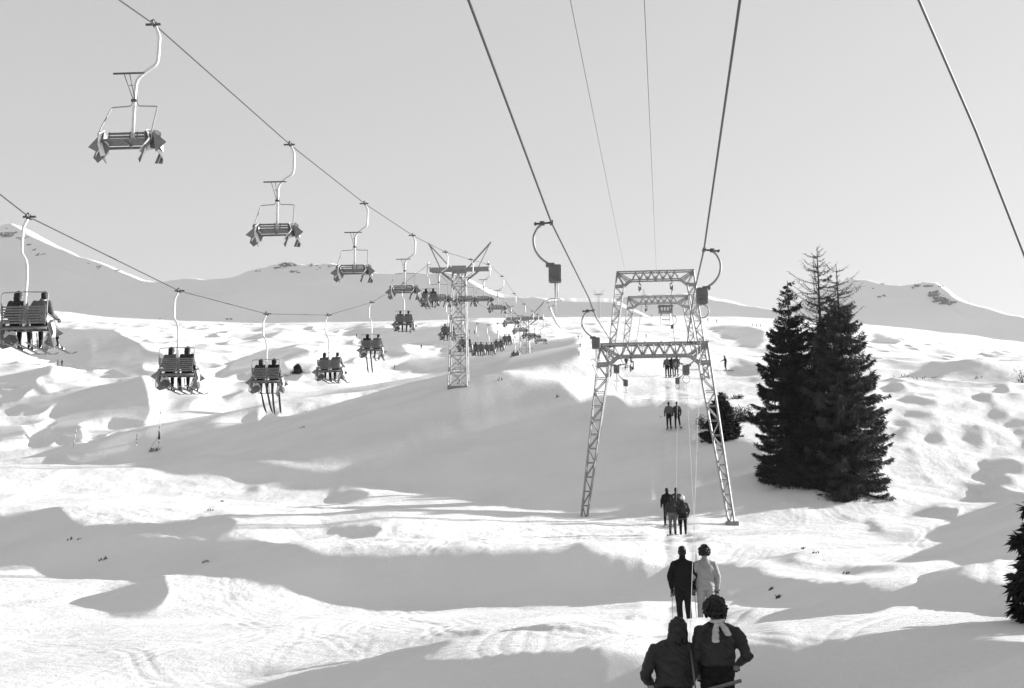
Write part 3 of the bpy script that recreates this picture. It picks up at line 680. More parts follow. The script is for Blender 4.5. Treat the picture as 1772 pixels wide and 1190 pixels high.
# ---------------------------------------------------------------- drag lift hangers
def hanger(c, s, d_rope=None, skier=None, label='', sc=1.0, T=True):
    """c = clamp on the rope; s = side the bow bulges to; skier = world point of the T bar when paid out"""
    root = empty('drag_lift_hanger', c, 0, sc)
    b = NB(); box(b, (0,0,0), (.05,.14,.05), bev=.01); tube(b, [(0,0,0),(.24*s,0,-.02)], .016, 8); tube(b, [(.17*s,0,-.01),(.10*s,0,-.01)], .035, 8); tube(b, [(.235*s,-.03,-.02),(.235*s,.03,-.02)], .022, 6)
    done(b, 'rope_clamp', M_DARKST, root)
    b = NB(); tube(b, round_path([(.10*s,0,0),(.20*s,0,-.07),(.27*s,0,-.22),(.25*s,0,-.40),(.16*s,0,-.54),(-.02*s,0,-.66)], .1), .019, 8)
    done(b, 'bow_arm', M_STEEL, root)
    b = NB(); box(b, (-.05*s,0,-.77), (.19,.16,.26), bev=.03); tube(b, [(-.05*s,-.10,-.75),(-.05*s,.10,-.75)], .085, 14); box(b, (.02*s,0,-.64), (.13,.10,.05), bev=.01)
    for z in (-.70,-.79,-.86): box(b, (-.06*s,-.103,z), (.03,.02,.035))
    done(b, 'spring_box', M_BOX, root)
    x0 = -.05*s
    if skier is None:
        b = NB(); tube(b, [(x0,0,-.90),(x0,0,-1.42)], .013, 6); tube(b, [(x0+.045,0,-.90),(x0+.03,0,-1.12)], .010, 6)
        tube(b, [(x0+.11*math.cos(t*math.pi/8),.09*math.sin(t*math.pi/8),-1.16) for t in range(16)], .010, 6, closed=True)
        done(b, 'pull_rod', M_PALE, root)
        b = NB(); tube(b, [(x0+(-.10+.2*t/8)*1.0, -.45+.9*t/8, -1.32-.16*math.sin(.3+t/8*1.6)) for t in range(9)], .02, 8); done(b, 't_bar', M_PALE, root)
    else:
        q = (skier-c)/sc; b = NB()
        tube(b, [(x0+.10*math.cos(t*math.pi/8),.0,-1.02+.11*math.sin(t*math.pi/8)) for t in range(16)], .010, 6, closed=True); done(b, 'guide_ring', M_STEEL, root)
        b = NB(); st = V(0,.42,.5) if d_rope else V(0,0,.75); tube(b, [V(x0,0,-.88),q+st], .0032 if d_rope else .005, 5); done(b, 'pull_cord', M_PALE, root)
        b = NB(); tube(b, [q+st,(q.x,q.y-.03,q.z)], .009, 6); tl = .13 if d_rope else .01
        tube(b, [(q.x+(-.46+.92*t/8), q.y-.03+.08*math.cos((t-4)/4*1.4)-.1, q.z+tl*(t-4)/4) for t in range(9)], .019, 8); done(b, 't_bar', M_BOX, root)
    tag(root, label, 'drag lift hanger', 'drag lift hangers')
    return root
def cabL(d): return P(1148-3876/d, np.interp(d, [11.5,20,30,33,47,56,68,114,146], [0,385,515,548,603,630,634,500,536]), d)
def cabR(d): return P(1148+1564/d, np.interp(d, [11.8,22.3,38,60,68,114,146], [0,432,592,628,634,500,536]), d)
rope('haul_rope', [P(640,-470,7.6)]+[cabL(d) for d in (11.5,20,30,33,47,56,68,90,114,146)], .0145, 'steel drag lift rope on the left, bare T hangers returning on it', 'cable')
rope('haul_rope', [P(1345,-480,7.9)]+[cabR(d) for d in (11.8,22.3,30,38,48,60,68,90,114,146)], .0145, 'steel drag lift rope on the right that tows the skiers uphill', 'cable')
rope('overhead_wire', [P(960,-260,14),P(987,0,20),P(1082,473,113)], .006, 'hair-thin overhead wire, left of the two running down to the gates', 'wire')
rope('overhead_wire', [P(1108,-260,14),P(1115,0,20),P(1136,473,113)], .006, 'hair-thin overhead wire, right of the two running down to the gates', 'wire')
rope('steel_cable', [P(1480,-270,8.0),P(1590,0,8.8),P(1688,225,9.85),P(1772,440,11.1),P(1900,790,14)], .0105, 'thick close steel cable crossing the top right corner of the sky', 'cable', M_BOX)
hanger(cabL(20), -1, label='large bare T-bar hanger against the sky left of the gates')
hanger(cabL(32), -1, label='bare T-bar hanger in front of the top left corner of the nearest gate')
hanger(cabL(46), -1, label='bare T-bar hanger just right of the left leg of the nearest gate')
hanger(cabL(57), -1, label='smallest bare T-bar hanger low under the nearest gate beam')
BAR1 = P(1204,1199,15.2); BAR2 = P(1206,1022,29.7); BAR3 = P(1171,898,61.6); BAR4 = P(1167,713,90)
hanger(cabR(22.3), 1, skier=BAR1, d_rope=1, label='large spring box hanger with a round ring high right of the gates')
hanger(cabR(38), 1, skier=BAR2, label='spring box hanger under the right corner of the nearest gate')
hanger(cabR(61), 1, skier=BAR3, label='small spring box hanger just below the nearest gate beam, right of the track')
hanger(cabR(98), 1, skier=BAR4, label='distant spring box hanger towing the pair in dark suits up the shaded track')
# ---------------------------------------------------------------- spruces
M_NEEDLE = mat('spruce_needles', .016, .75, noise=.6, nscale=1.6, spec=.2)
M_NEEDLE_LIT = mat('sunlit_spruce_needles', .045, .75, noise=.6, nscale=1.6, spec=.2)  # same needles coloured lighter, painting sunlight onto the right-hand spruce
M_BARK = mat('spruce_bark', .045, .9, noise=.4, nscale=12, bump=.4)
M_TUFT = mat('dry_grass', .11, .9, noise=.4, nscale=5, spec=.1)
M_SCRUB = mat('dwarf_pine_scrub', .035, .85, noise=.6, nscale=3, spec=.2)
def quads_mesh(name, Q, m, parent):
    Q = np.asarray(Q, np.float32); n = len(Q)
    me = bpy.data.meshes.new(name); me.vertices.add(n*4); me.vertices.foreach_set('co', Q.ravel())
    me.loops.add(n*4); me.loops.foreach_set('vertex_index', np.arange(n*4, dtype=np.int32))
    me.polygons.add(n); me.polygons.foreach_set('loop_start', np.arange(0,n*4,4,dtype=np.int32)); me.update(calc_edges=True)
    return link(name, me, m, parent)
def sprays(P0, D, L, W, rs):
    """n tapering needle sprays from points P0 along D: slim kite-shaped faces"""
    n = len(P0); D = D/np.linalg.norm(D, axis=1)[:,None]
    a = rs.randn(n,3); s = np.cross(D, a); s /= np.linalg.norm(s, axis=1)[:,None]+1e-6
    L = L[:,None]; W = W[:,None]
    return np.stack([P0, P0+D*L*.45+s*W, P0+D*L, P0+D*L*.55-s*W], 1)
def spruce(base, H, rad, seed, label, bare=0, full=1.0, lean=0, needles=None, skirt=.04, twigs=1.0, az0=None, group='spruce trees on the slope'):
    rs = np.random.RandomState(seed); rr = random.Random(seed)
    root = empty('spruce_tree', base)
    b = NB(); pts = [V(lean*H*(k/10)**1.5, 0, H*k/10-.5*(k==0)) for k in range(11)]
    tube(b, pts, [max(.014, H*.0125*(1-k/10)**.85+.012) for k in range(11)], 10)
    allq = []; z = skirt*H
    def prof(t): return rad*(1-t)**.72*(.93+.10*math.sin(t*9+seed))*min(1,.72+t*2.2)
    while z < H*.985:
        t = z/H; nb = 6 if t > .8 else 15
        for k in range(nb):
            az = 2*math.pi*(k+rr.random()*.8)/nb; zz = z+rr.uniform(-.40,.40)*(1-t*.5)
            if rr.random() < .13 and t > .12: continue
            L = prof(t)*rr.choice([.45,.62,.8,.9,.95,1.0,1.18])*(1+.12*math.sin(az*2+seed+t*5))+.04+.05*(1-t)
            dead = t > 1-bare and rr.random() < .93
            if dead: L = L*rr.uniform(1.0,2.3)+.12
            dirh = V(math.cos(az), math.sin(az), 0); n = 8
            dr = -.10 - .42*(1-t)*rr.uniform(.5,1.3) if not dead else rr.uniform(-.12,.15)
            path = []
            for i in range(n+1):
                u = i/n; zoff = L*(dr*u*1.3 + .34*u*u*u*(1.0 if not dead else .9)) + (.20*L*u*(t) )
                side = V(-dirh.y, dirh.x, 0)*L*.07*math.sin(u*3+k)
                path.append(V(lean*H*t**1.5,0,zz)+dirh*L*u+side+V(0,0,zoff))
            rb = max(.010, .017*L**.6)
            tube(b, path, [rb*(1-.8*i/n) for i in range(n+1)], 4, cap=False)
            if dead:
                for i in range(2, n+1):
                    for q in (-1,1):
                        if rr.random() < .7:
                            p = path[i]; e = p+(dirh*.6+V(-dirh.y,dirh.x,0)*q).normalized()*L*rr.uniform(.1,.32)+V(0,0,rr.uniform(-.12,.10)*L)
                            tube(b, [p,(p+e)/2+V(0,0,.02),e], [.009,.007,.003], 3, cap=False)
                cnt = int(60*L)
                if cnt:
                    u = rs.rand(cnt); idx = (u*n).astype(int); pa = np.array(path)
                    p0 = pa[idx]+(pa[np.minimum(idx+1,n)]-pa[idx])*rs.rand(cnt,1)
                    allq.append(sprays(p0, rs.randn(cnt,3)*.6+np.array([0,0,-.4]), rs.uniform(.05,.13,cnt), rs.uniform(.008,.014,cnt), rs))
                continue
            pa = np.array(path); cnt = int(165*full*twigs*L*(.5+.5*min(1,L/1.2))*rr.choice([.45,.8,1,1.2])+8)
            u = rs.rand(cnt)**.72; f_ = u*n; idx = np.minimum(f_.astype(int), n-1); fr = (f_-idx)[:,None]
            p0 = pa[idx]*(1-fr)+pa[idx+1]*fr
            q = np.where(rs.rand(cnt) < .5, -1, 1)[:,None]
            sd = np.array([-dirh.y, dirh.x, 0])[None,:]; dh = np.array([dirh.x, dirh.y, 0])[None,:]
            tl = (.03+.40*np.minimum(1,L/1.5)*(1-u)**.7*rs.uniform(.4,1.2,cnt))[:,None]   # twig reach
            tp = rs.rand(cnt,1)
            p0 = p0+(sd*q*.9+dh*.45)*tl*tp+np.array([0,0,-1])[None,:]*(tl*tp)**1.3*.6
            dv = sd*q*rs.uniform(.1,1,(cnt,1))+dh*rs.uniform(.1,1.0,(cnt,1))+np.array([0,0,1])[None,:]*rs.uniform(-1.6,.25,(cnt,1))
            allq.append(sprays(p0, dv, rs.uniform(.12,.32,cnt)*(.45+.55*min(1,L)), rs.uniform(.012,.030,cnt), rs))
        z += H*(.021+.011*rr.random())*(1.25 if bare and t > 1-bare else 1)
    tk = done(b, 'trunk', M_BARK, root)
    Q = np.concatenate(allq); quads_mesh('crown', Q, needles or M_NEEDLE, root)
    tag(root, label, 'spruce tree', group); return root
def at_ground(px, py, sink=.15):
    p = ground(px, py); p.z -= sink; return p
def tree_at(px, pbase, ptop, pxr, *a, **k):
    g0 = at_ground(px, pbase); mpp_ = g0.y/F; H = (pbase-ptop)*mpp_*1.03
    return spruce(g0, H, pxr*mpp_, *a, **k)
tree_at(1376, 832, 480, 84, 11, 'dense dark spruce with a thin pointed top, left of the big clump', full=1.35)
tree_at(1432, 842, 420, 74, 12, 'tallest spruce of the clump, its upper third bare dead twigs', bare=.34, full=.7)
tree_at(1470, 852, 452, 96, 23, 'broad right-hand spruce of the clump with a ragged dead top', bare=.17, full=1.15, needles=M_NEEDLE_LIT, lean=-.012)
tree_at(1249, 758, 678, 34, 14, 'small bushy spruce beside the right leg of the nearest gate', full=2.6, skirt=.02)
tree_at(515, 645, 628, 9, 15, 'tiny dark spruce alone on the left snowfield', full=1.6, skirt=.02)
d_ = ground(1766, 1078).y; g0 = P(1862, 1085, d_); g0.z = zat(g0.x, g0.y)-.2
spruce(g0, 300*d_/F, 118*d_/F, 16, 'spruce cut by the right edge of the photo, only branch tips showing', full=1.5)
def scrub(px, py, w, h, seed, label, name='pine_scrub', n=900, dep=1.0, grp='dwarf pine scrub under the trees'):
    q_ = .38 if h < 8 else 1
    """low mound of dwarf pine: crooked stems with needle tufts"""
    rs = np.random.RandomState(seed); rr = random.Random(seed); c = at_ground(px, py, .05); m_ = c.y/F; W = w*m_/2; Hh = h*m_
    root = empty(name, c); b = NB(); Q = []
    for k in range(max(4,int(w/6))):
        x = rr.uniform(-W,W)*.9; y = rr.uniform(-.5,.5)*W*dep; e = V(x*1.15+rr.uniform(-.3,.3)*W, y*1.2, Hh*rr.uniform(.4,1)*math.sqrt(max(.05,1-(x/W)**2)))
        s0 = V(x*.5,y*.5,-.1); zz0 = zat(c.x+x*.5, c.y+y*.5)-c.z; s0.z += zz0; e.z += zat(c.x+e.x, c.y+e.y)-c.z
        path = [s0, s0.lerp(e,.4)+V(rr.uniform(-.1,.1),0,-.05), s0.lerp(e,.75)+V(0,0,.04), e]; tube(b, path, [.03,.024,.018,.008], 5, cap=False)
        cnt = int(n/max(4,int(w/6))); u = rs.rand(cnt); i_ = np.minimum((u*3).astype(int),2); pa = np.array(path); fr = (u*3-i_)[:,None]
        p0 = pa[i_]*(1-fr)+pa[i_+1]*fr+rs.randn(cnt,3)*np.array([.16,.16,.11])*min(1.5,Hh*1.1+.15)*q_
        Q.append(sprays(p0, rs.randn(cnt,3)*np.array([1,1,.6])+np.array([0,0,.7]), rs.uniform(.08,.22,cnt)*q_, rs.uniform(.012,.03,cnt)*q_, rs))
    done(b, 'stem', M_BARK, root); quads_mesh('foliage', np.concatenate(Q), M_TUFT if name == 'grass_tuft' else M_SCRUB, root); tag(root, label, 'bush', grp); return root
scrub(1388, 836, 88, 42, 31, 'wide dwarf pine mound under the left spruce of the clump', n=5200)
scrub(1338, 812, 44, 22, 32, 'thin dwarf pine patch reaching left onto the shaded snow', n=1700)
scrub(1462, 866, 66, 26, 33, 'low dwarf pine fringe at the foot of the right spruce', n=2600)
scrub(1425, 848, 60, 24, 34, 'dark dwarf pine between the two big trunks', n=2600)
scrub(1292, 728, 50, 22, 35, 'dark brush between the small spruce and the big clump', n=2200)
scrub(1217, 742, 26, 16, 36, 'small sprig of dwarf pine left of the small spruce', n=700)
scrub(1211, 735, 10, 16, 37, 'single dead-looking twig poking up left of the small spruce', n=160)
scrub(515, 646, 50, 8, 38, 'brush lying at the foot of the tiny spruce on the left field', n=500, grp='brush on the far left field')
for i, (px, py, w, h, lb) in enumerate([(265,781,20,9,'dark brush on the snow lip beside the tall marker pole'),(122,934,16,4,'dark twig clump on the shaded hollow at lower left'),(137,933,5,2,'speck of twigs just right of the clump in the lower left hollow'),
    (180,969,24,4,'thin curved twig line in the lower left hollow'),(352,974,22,3,'faint grass tuft in the middle of the shaded hollow'),(524,740,12,4,'small dark tuft low on the big shaded slope'),(526,712,9,3,'small dark tuft high on the big shaded slope, left side'),
    (866,658,10,6,'tuft on the crest right of the near pylon'),(964,687,8,5,'dark tuft on the shaded slope left of the gate leg'),(612,628,9,3,'tuft on the snow beside the fourth loaded chair'),(365,884,16,4,'dark tuft on the lit bank at left'),(385,868,10,3,'small tuft above the dark tuft on the lit bank'),
    (1330,1022,12,5,'upper twig tuft on the shaded band right of the pair'),(1345,1035,16,4,'lower twig tuft on the shaded band right of the pair'),(1462,993,14,4,'twigs on the lit bank right of the skiers'),(1390,950,14,3,'grass blades on the bright bank below the trees'),(1412,957,12,3,'grass blades right of the others on the bright bank'),
    (1600,655,50,6,'dark strip of brush right of the spruce clump'),(1560,652,26,5,'short strip of brush touching the right spruce'),(1690,655,20,5,'brush at the right end of the small shaded hollow'),(1262,690,46,10,'low brush line just above the small spruce'),(1770,662,10,26,'dark branch tips at the right edge, level with the brush strips')]):
    scrub(px, py, w, h, 50+i, lb, name='grass_tuft' if h < 6 else 'pine_scrub', n=int(20+w*h*1.3), dep=.5, grp='tufts poking through the snow')
# rocks on the mountains
M_ROCK = mat('mountain_rock', .16, .9, noise=.35, nscale=.15, bump=.3, bscale=.6, bdist=1)
def outcrop(px, py, w, h, seed, label, D=None, n=None):
    """angular rocks breaking through a snow face"""
    rr = random.Random(seed)
    v = CY-py; m_ = (F*SP+v*CP)/(F*CP-v*SP); D0, gy = MT(px); D = gy*D0/(gy+GX*(px-CX)/(F*CP-v*SP)-m_); c = P(px,py,D); k_ = D/F
    b = NB(); n = n or max(3, int(w*h/14))
    for i in range(n):
        x = rr.gauss(0,.28)*w*k_; zz = rr.gauss(0,.28)*h*k_; y = zz/gy
        s = rr.uniform(.16,.42)*math.sqrt(w*h)*k_
        mtx = Matrix.Translation((x+zz*.3,y,zz)) @ Matrix.Rotation(rr.uniform(0,6.28),4,'Z') @ Matrix.Diagonal((s*1.5,s*.55,s*.42,1))
        r_ = bmesh.ops.create_icosphere(b, subdivisions=2, radius=1, matrix=mtx)
        for vv in r_['verts']: vv.co += V(rr.uniform(-.16,.16)*s, rr.uniform(-.1,.1)*s, rr.uniform(-.13,.13)*s)
    o = done(b, 'rock_outcrop', M_ROCK, None, c); tag(o, label, 'rock outcrop', 'rocks on the far mountains')
def MT(px): return (800,.82) if px < 265 else (780,.80) if px < 1100 else (900,.84)
for i, a in enumerate([(16,406,34,9,'largest rock band high on the left mountain'),(38,411,22,4,'rock streak right of the largest band on the left mountain'),(48,424,9,7,'small rock below the streak on the left mountain'),(60,432,10,5,'middle small rock stepping down the left mountain'),(71,440,17,5,'lowest wedge of rock on the left mountain shoulder'),
   (12,395,12,3,'faint rock rib at the very top of the left mountain'),(154,456,8,4,'small rock near the left ridge line'),(172,462,14,5,'rocks just under the left ridge line'),(205,467,16,3,'thin rock streak along the left ridge'),
   (447,469,16,4,'left end rocks of the rocky hill crest'),(478,464,14,5,'rocks second from left on the hill crest'),(500,458,30,8,'biggest rock group on top of the hill crest'),(509,470,14,6,'rocks just below the biggest group on the hill crest'),(540,458,14,5,'rocks right of the top of the hill crest'),(551,463,6,8,'upright rock on the right part of the hill crest'),(573,460,14,6,'right end rocks of the rocky hill crest'),
   (275,552,9,4,'left rock above the far snowfield'),(292,549,4,3,'tiny rock right of the left rock above the far snowfield'),(395,552,12,4,'right rock above the far snowfield'),(425,563,14,2,'thin rock line above the far snowfield'),(949,524,9,2,'left dark rock on the pale hill beyond the pylons'),(957,529,9,2,'right dark rock on the pale hill beyond the pylons'),
   (1528,491,10,3,'rock on the ridge left of the right-hand knob'),(1584,495,12,7,'rock just left of the right-hand knob'),(1606,495,14,8,'top left rock of the right-hand knob'),(1615,508,22,12,'central rocks of the right-hand knob'),(1628,519,26,14,'lower rock face of the right-hand knob'),(1641,525,26,8,'lowest dark rocks of the right-hand knob'),(1630,496,12,5,'rock on the crest of the right-hand knob'),
   (1529,511,12,6,'lower lone rock on the right mountain'),(1510,500,6,4,'small rock behind the dead spruce top on the right mountain')]): outcrop(*a[:4], 70+i, a[4])
# ---------------------------------------------------------------- people
M_SKIN = mat('skin', .32, .6); M_BLACK = mat('black_wool', .012, .9, noise=.3, nscale=20, spec=.1, bump=.3, bscale=30)
M_DARK = mat('dark_nylon', .020, .62, noise=.3, nscale=8, spec=.3, bump=.7, bscale=14, bdist=.03)
M_MID = mat('grey_wool', .10, .9, noise=.2, nscale=15); M_LIGHT = mat('light_anorak', .24, .7, noise=.1, nscale=9, bump=.25, bscale=14)
M_WHITE = mat('white_cloth', .75, .85); M_HAIR = mat('dark_hair', .010, .6, noise=.4, nscale=40, spec=.25); M_HAIRG = mat('greying_hair', .013, .6, noise=.8, nscale=30, spec=.3)
M_BOOT = mat('black_boot_leather', .015, .35); M_SKI = mat('ski_lacquer', .05, .3, noise=.3, nscale=4); M_GLOVE = mat('glove_leather', .03, .6); M_POLE = mat('ski_pole_metal', .45, .3, .6)
M_RIB = mat('pale_scarf_silk', .40, .6, noise=.15, nscale=12)
def cone(bm, p0, r0, p1, r1, n=12):
    """rounded tapering limb segment"""
    p0, p1 = Vector(p0), Vector(p1); d = (p1-p0); L = max(1e-4,d.length); d /= L
    pts = []; rs = []
    for k in (-80,-55,-30): a = R(k); pts.append(p0+d*r0*math.sin(a)); rs.append(r0*math.cos(a))
    for k in range(5): t = k/4; pts.append(p0.lerp(p1,t)); rs.append(r0+(r1-r0)*t)
    for k in (30,55,80): a = R(k); pts.append(p1+d*r1*math.sin(a)); rs.append(r1*math.cos(a))
    tube(bm, pts, rs, n)
def limb(bm, pts, rs, n=12):
    for i in range(len(pts)-1): cone(bm, pts[i], rs[i], pts[i+1], rs[i+1], n)
def loft(bm, st, n=18):
    """elliptical stations (centre, rx, ry, yaw)"""
    rings = []
    for s in st:
        c = Vector(s[0]); ya = s[3] if len(s) > 3 else 0
        rings.append([bm.verts.new(c+Matrix.Rotation(ya,3,'Z')@V(s[1]*math.cos(2*math.pi*k/n), s[2]*math.sin(2*math.pi*k/n), 0)) for k in range(n)])
    for a, b_ in zip(rings[:-1], rings[1:]):
        for k in range(n): bm.faces.new((a[k],a[(k+1)%n],b_[(k+1)%n],b_[k]))
    bm.faces.new(rings[0][::-1]); bm.faces.new(rings[-1])
def ball(bm, c, r, sub=3, rot=None):
    m = Matrix.Translation(Vector(c)) @ (rot.to_4x4() if rot else Matrix()) @ Matrix.Diagonal((*(r if isinstance(r,(tuple,list)) else (r,)*3),1))
    bmesh.ops.create_icosphere(bm, subdivisions=sub, radius=1, matrix=m)
def fuse(bm, name, m, vox, parent=None, smooth=2, wrinkle=0, seed=0, loc=None):
    """voxel-joins overlapping limbs into one continuous skin"""
    bmesh.ops.recalc_face_normals(bm, faces=bm.faces)
    me = bpy.data.meshes.new('tmp'); bm.to_mesh(me); bm.free(); o = bpy.data.objects.new('tmp', me); COL.objects.link(o)
    md = o.modifiers.new('r','REMESH'); md.mode = 'VOXEL'; md.voxel_size = vox; md.use_smooth_shade = True
    if smooth: ms = o.modifiers.new('s','SMOOTH'); ms.factor = .5; ms.iterations = smooth
    dg = bpy.context.evaluated_depsgraph_get(); me2 = bpy.data.meshes.new_from_object(o.evaluated_get(dg))
    bpy.data.objects.remove(o); bpy.data.meshes.remove(me); me2.name = name; me2.materials.clear()
    if wrinkle:
        n = len(me2.vertices); co = np.empty(n*3, np.float32); me2.vertices.foreach_get('co', co); co = co.reshape(-1,3)
        no = np.empty(n*3, np.float32); me2.vertices.foreach_get('normal', no); no = no.reshape(-1,3)
        a = np.arctan2(co[:,1], co[:,0])*.35
        w_ = fbm((co[:,0]+co[:,1]*.6)*7+seed, co[:,2]*17+a*5+seed, 3)+.7*(.25-np.abs(fbm(co[:,0]*5+seed*2+co[:,2]*4, co[:,2]*9-co[:,0]*6+seed, 2)))
        me2.vertices.foreach_set('co', (co+no*(w_*wrinkle)[:,None]).ravel())
    return link(name, me2, m, parent, loc)
def hand(bm, wr, dirv, side, up=V(0,0,1), curl=.7, k=1.0):
    """palm, four bent fingers of unequal length and a thumb off the side"""
    d = Vector(dirv).normalized(); s = d.cross(up).normalized(); nrm = s.cross(d)
    pc = Vector(wr)+d*.05*k
    for q in (-1.5,-.5,.5,1.5):
        a = pc-d*.03*k+s*q*.010; e = pc+d*.035*k+s*q*.020*k; cone(bm, a, .017*k, e, .012*k, 8)
        L = (.9,1,.95,.75)[int(q+1.5)]*.034*k
        c1 = e+(d*math.cos(curl*.6)-nrm*math.sin(curl*.6))*L; c2 = c1+(d*math.cos(curl*1.6)-nrm*math.sin(curl*1.6))*L*.8; c3 = c2+(d*math.cos(curl*2.5)-nrm*math.sin(curl*2.5))*L*.6
        limb(bm, [e,c1,c2,c3], [.011*k,.010*k,.009*k,.008*k], 8)
    t0 = pc-d*.02*k-s*side*.028*k; t1 = t0+(d*.6-s*side*.8).normalized()*.035*k; t2 = t1+(d*.9-nrm*.5).normalized()*.028*k
    limb(bm, [t0,t1,t2], [.015*k,.012*k,.010*k], 8)
BASEJ = dict(head=(0,.02,1.62), neck=(0,0,1.47), sh=.178, shz=1.385, chest=(0,0,1.27), waist=(0,0,1.06), hip=(0,0,.92),
    la=[(-.26,-.04,1.13),(-.25,.14,.97)], ra=[(.26,-.04,1.13),(.25,.14,.97)], ll=[(-.10,.03,.50),(-.11,-.02,.09)], rl=[(.10,.03,.50),(.11,-.02,.09)], lf=(-.115,.14,.045), rf=(.115,.14,.045))
def person(loc, label, group=None, rz=0, sc=1.0, vox=.012, jacket=M_DARK, pants=M_BLACK, hair='short', hairm=M_HAIR, ski=True, skitilt=0, wr=.006, fat=1.0, seed=1, jlen=0, eyes=False, boot=M_BOOT, **kw):
    J = dict(BASEJ); J.update(kw); q = {k: (Vector(v) if isinstance(v, tuple) else v) for k, v in J.items()}
    LS, RS = q['neck']+V(-q['sh'],0,q['shz']-1.47), q['neck']+V(q['sh'],0,q['shz']-1.47)
    if 'lsh' in q: LS, RS = q['lsh'], q['rsh']
    yaw = math.atan2((RS-LS).y, (RS-LS).x)
    LA = [LS]+[Vector(p) for p in q['la']]; RA = [RS]+[Vector(p) for p in q['ra']]
    LH, RH = q['hip']+V(-.085,0,-.02), q['hip']+V(.085,0,-.02)
    LL = [LH]+[Vector(p) for p in q['ll']]; RL = [RH]+[Vector(p) for p in q['rl']]
    hd = q['head']; f2 = max(vox,.010)
    def torso(b, e, low=True):
        st = [(q['waist'],.15*fat+e,.108*fat+e), (q['chest'],.178*fat+e,.122*fat+e,yaw), ((LS+RS)/2+V(0,0,-.05),.160*fat+e,.098+e,yaw), ((LS+RS)/2+V(0,0,.035),.095+e*.8,.075+e*.6,yaw), (q['neck']+V(0,0,.02),.058+e*.5,.06+e*.5,yaw)]
        if low: st = [(q['hip']+V(0,0,-.06),.13*fat+e,.105*fat+e),(q['hip'],.17*fat+e,.122*fat+e)]+st
        loft(b, st)
    b = NB(); torso(b, -.008)
    cone(b, q['neck']-V(0,0,.03), .058, hd-V(0,.01,.05), .052)
    ball(b, hd, (.074,.094,.112)); ball(b, hd+V(0,.035,-.055), (.055,.062,.055)); cone(b, hd+V(0,.085,.01), .012, hd+V(0,.108,-.025), .016, 8)   # skull, jaw, nose
    for s in (-1,1): ball(b, hd+V(s*.078,-.0,-.01), (.012,.024,.034), 2); ball(b, hd+V(s*.03,.082,.022), (.018,.012,.009), 2)   # ears, brow
    cone(b, hd+V(-.022,.088,-.062), .010, hd+V(.022,.088,-.062), .010, 8)
    limb(b, [LA[0]+V(.012,0,-.02)]+LA[1:], [.046,.038,.029]); limb(b, [RA[0]+V(-.012,0,-.02)]+RA[1:], [.046,.038,.029])
    for A, s in ((LA,-1),(RA,1)): hand(b, A[2], A[2]-A[1], s, k=1.0)
    limb(b, LL, [.078,.050,.038]); limb(b, RL, [.078,.050,.038])
    for Lg, ft in ((LL,q['lf']),(RL,q['rf'])): cone(b, Lg[2], .038, ft, .03)
    root = fuse(b, 'person', M_SKIN, f2, None, 1, loc=loc); root.rotation_euler = (0,0,rz); root.scale = (sc,)*3
    b = NB(); torso(b, .028, False)
    st0 = q['hip']+V(0,0,.06-jlen); loft(b, [(st0,.172*fat+.022,.125*fat+.02),(q['waist'],.155*fat+.032,.112*fat+.032)])
    for A in (LA,RA):
        wri = A[2]-(A[2]-A[1]).normalized()*.015; limb(b, [A[0]+V(0,0,-.015),A[1],wri], [.070,.062,.048])
        cone(b, A[0]+V(0,0,-.025), .066, q['neck']+V(0,0,-.02), .060)
    cone(b, q['neck']-V(0,0,.02), .072, q['neck']+V(0,.005,.05), .066)
    fuse(b, 'jacket', jacket, vox, root, 1, wrinkle=wr, seed=seed)
    b = NB(); loft(b, [(q['hip']+V(0,0,-.07),.14*fat,.115*fat),(q['hip'],.178*fat,.13*fat),(q['hip']+V(0,0,.12),.165*fat,.12*fat)])
    for Lg in (LL,RL): e = Lg[2].lerp(Lg[1],.1); limb(b, [Lg[0],Lg[0].lerp(Lg[1],.35),Lg[1],Lg[1].lerp(e,.4),e], [.098,.088,.064,.062,.048])
    fuse(b, 'trousers', pants, vox, root, 1, wrinkle=wr*.6, seed=seed+3)
    for Lg, ft in ((LL,q['lf']),(RL,q['rf'])):
        b = NB(); cone(b, Lg[2].lerp(Lg[1],.32), .056, Lg[2], .052); cone(b, Lg[2]-V(0,.02,.02), .05, ft, .044); fuse(b, 'boot', boot, max(vox,.012), root, 1)
    for A, s in ((LA,-1),(RA,1)):
        b = NB(); hand(b, A[2], A[2]-A[1], s, k=1.18); fuse(b, 'glove', M_GLOVE, min(.008,vox) if vox < .014 else .016, root, 0)
    b = NB(); rr = random.Random(seed)
    if hair == 'curly':
        ball(b, hd+V(0,-.025,.03), (.105,.115,.115))
        for k in range(300):
            a, e = rr.uniform(0,6.28), rr.uniform(-.75,1.5)
            if math.sin(a) > .45 and e < .5: continue
            j = rr.uniform(.9,1.16); c = hd+V(.112*math.cos(a)*math.cos(e)*j, .122*math.sin(a)*math.cos(e)*j-.02, .122*math.sin(e)*j+.015)
            ball(b, c, rr.uniform(.010,.026), 1)
    elif hair == 'bob':
        ball(b, hd+V(0,-.02,.02), (.086,.104,.108))
        loft(b, [(hd+V(0,-.035,-.12),.055,.050),(hd+V(0,-.035,-.08),.074,.075),(hd+V(0,-.03,0),.084,.09),(hd+V(0,-.02,.06),.078,.09)])
        for k in range(46):
            a, e = rr.uniform(3.0,6.4), rr.uniform(-.3,1.3); c = hd+V(.084*math.cos(a)*math.cos(e), .10*math.sin(a)*math.cos(e)-.02, .105*math.sin(e)+.02); cone(b, c, .013, c+V(rr.uniform(-.03,.03),rr.uniform(-.02,.02),-.05), .007, 6)
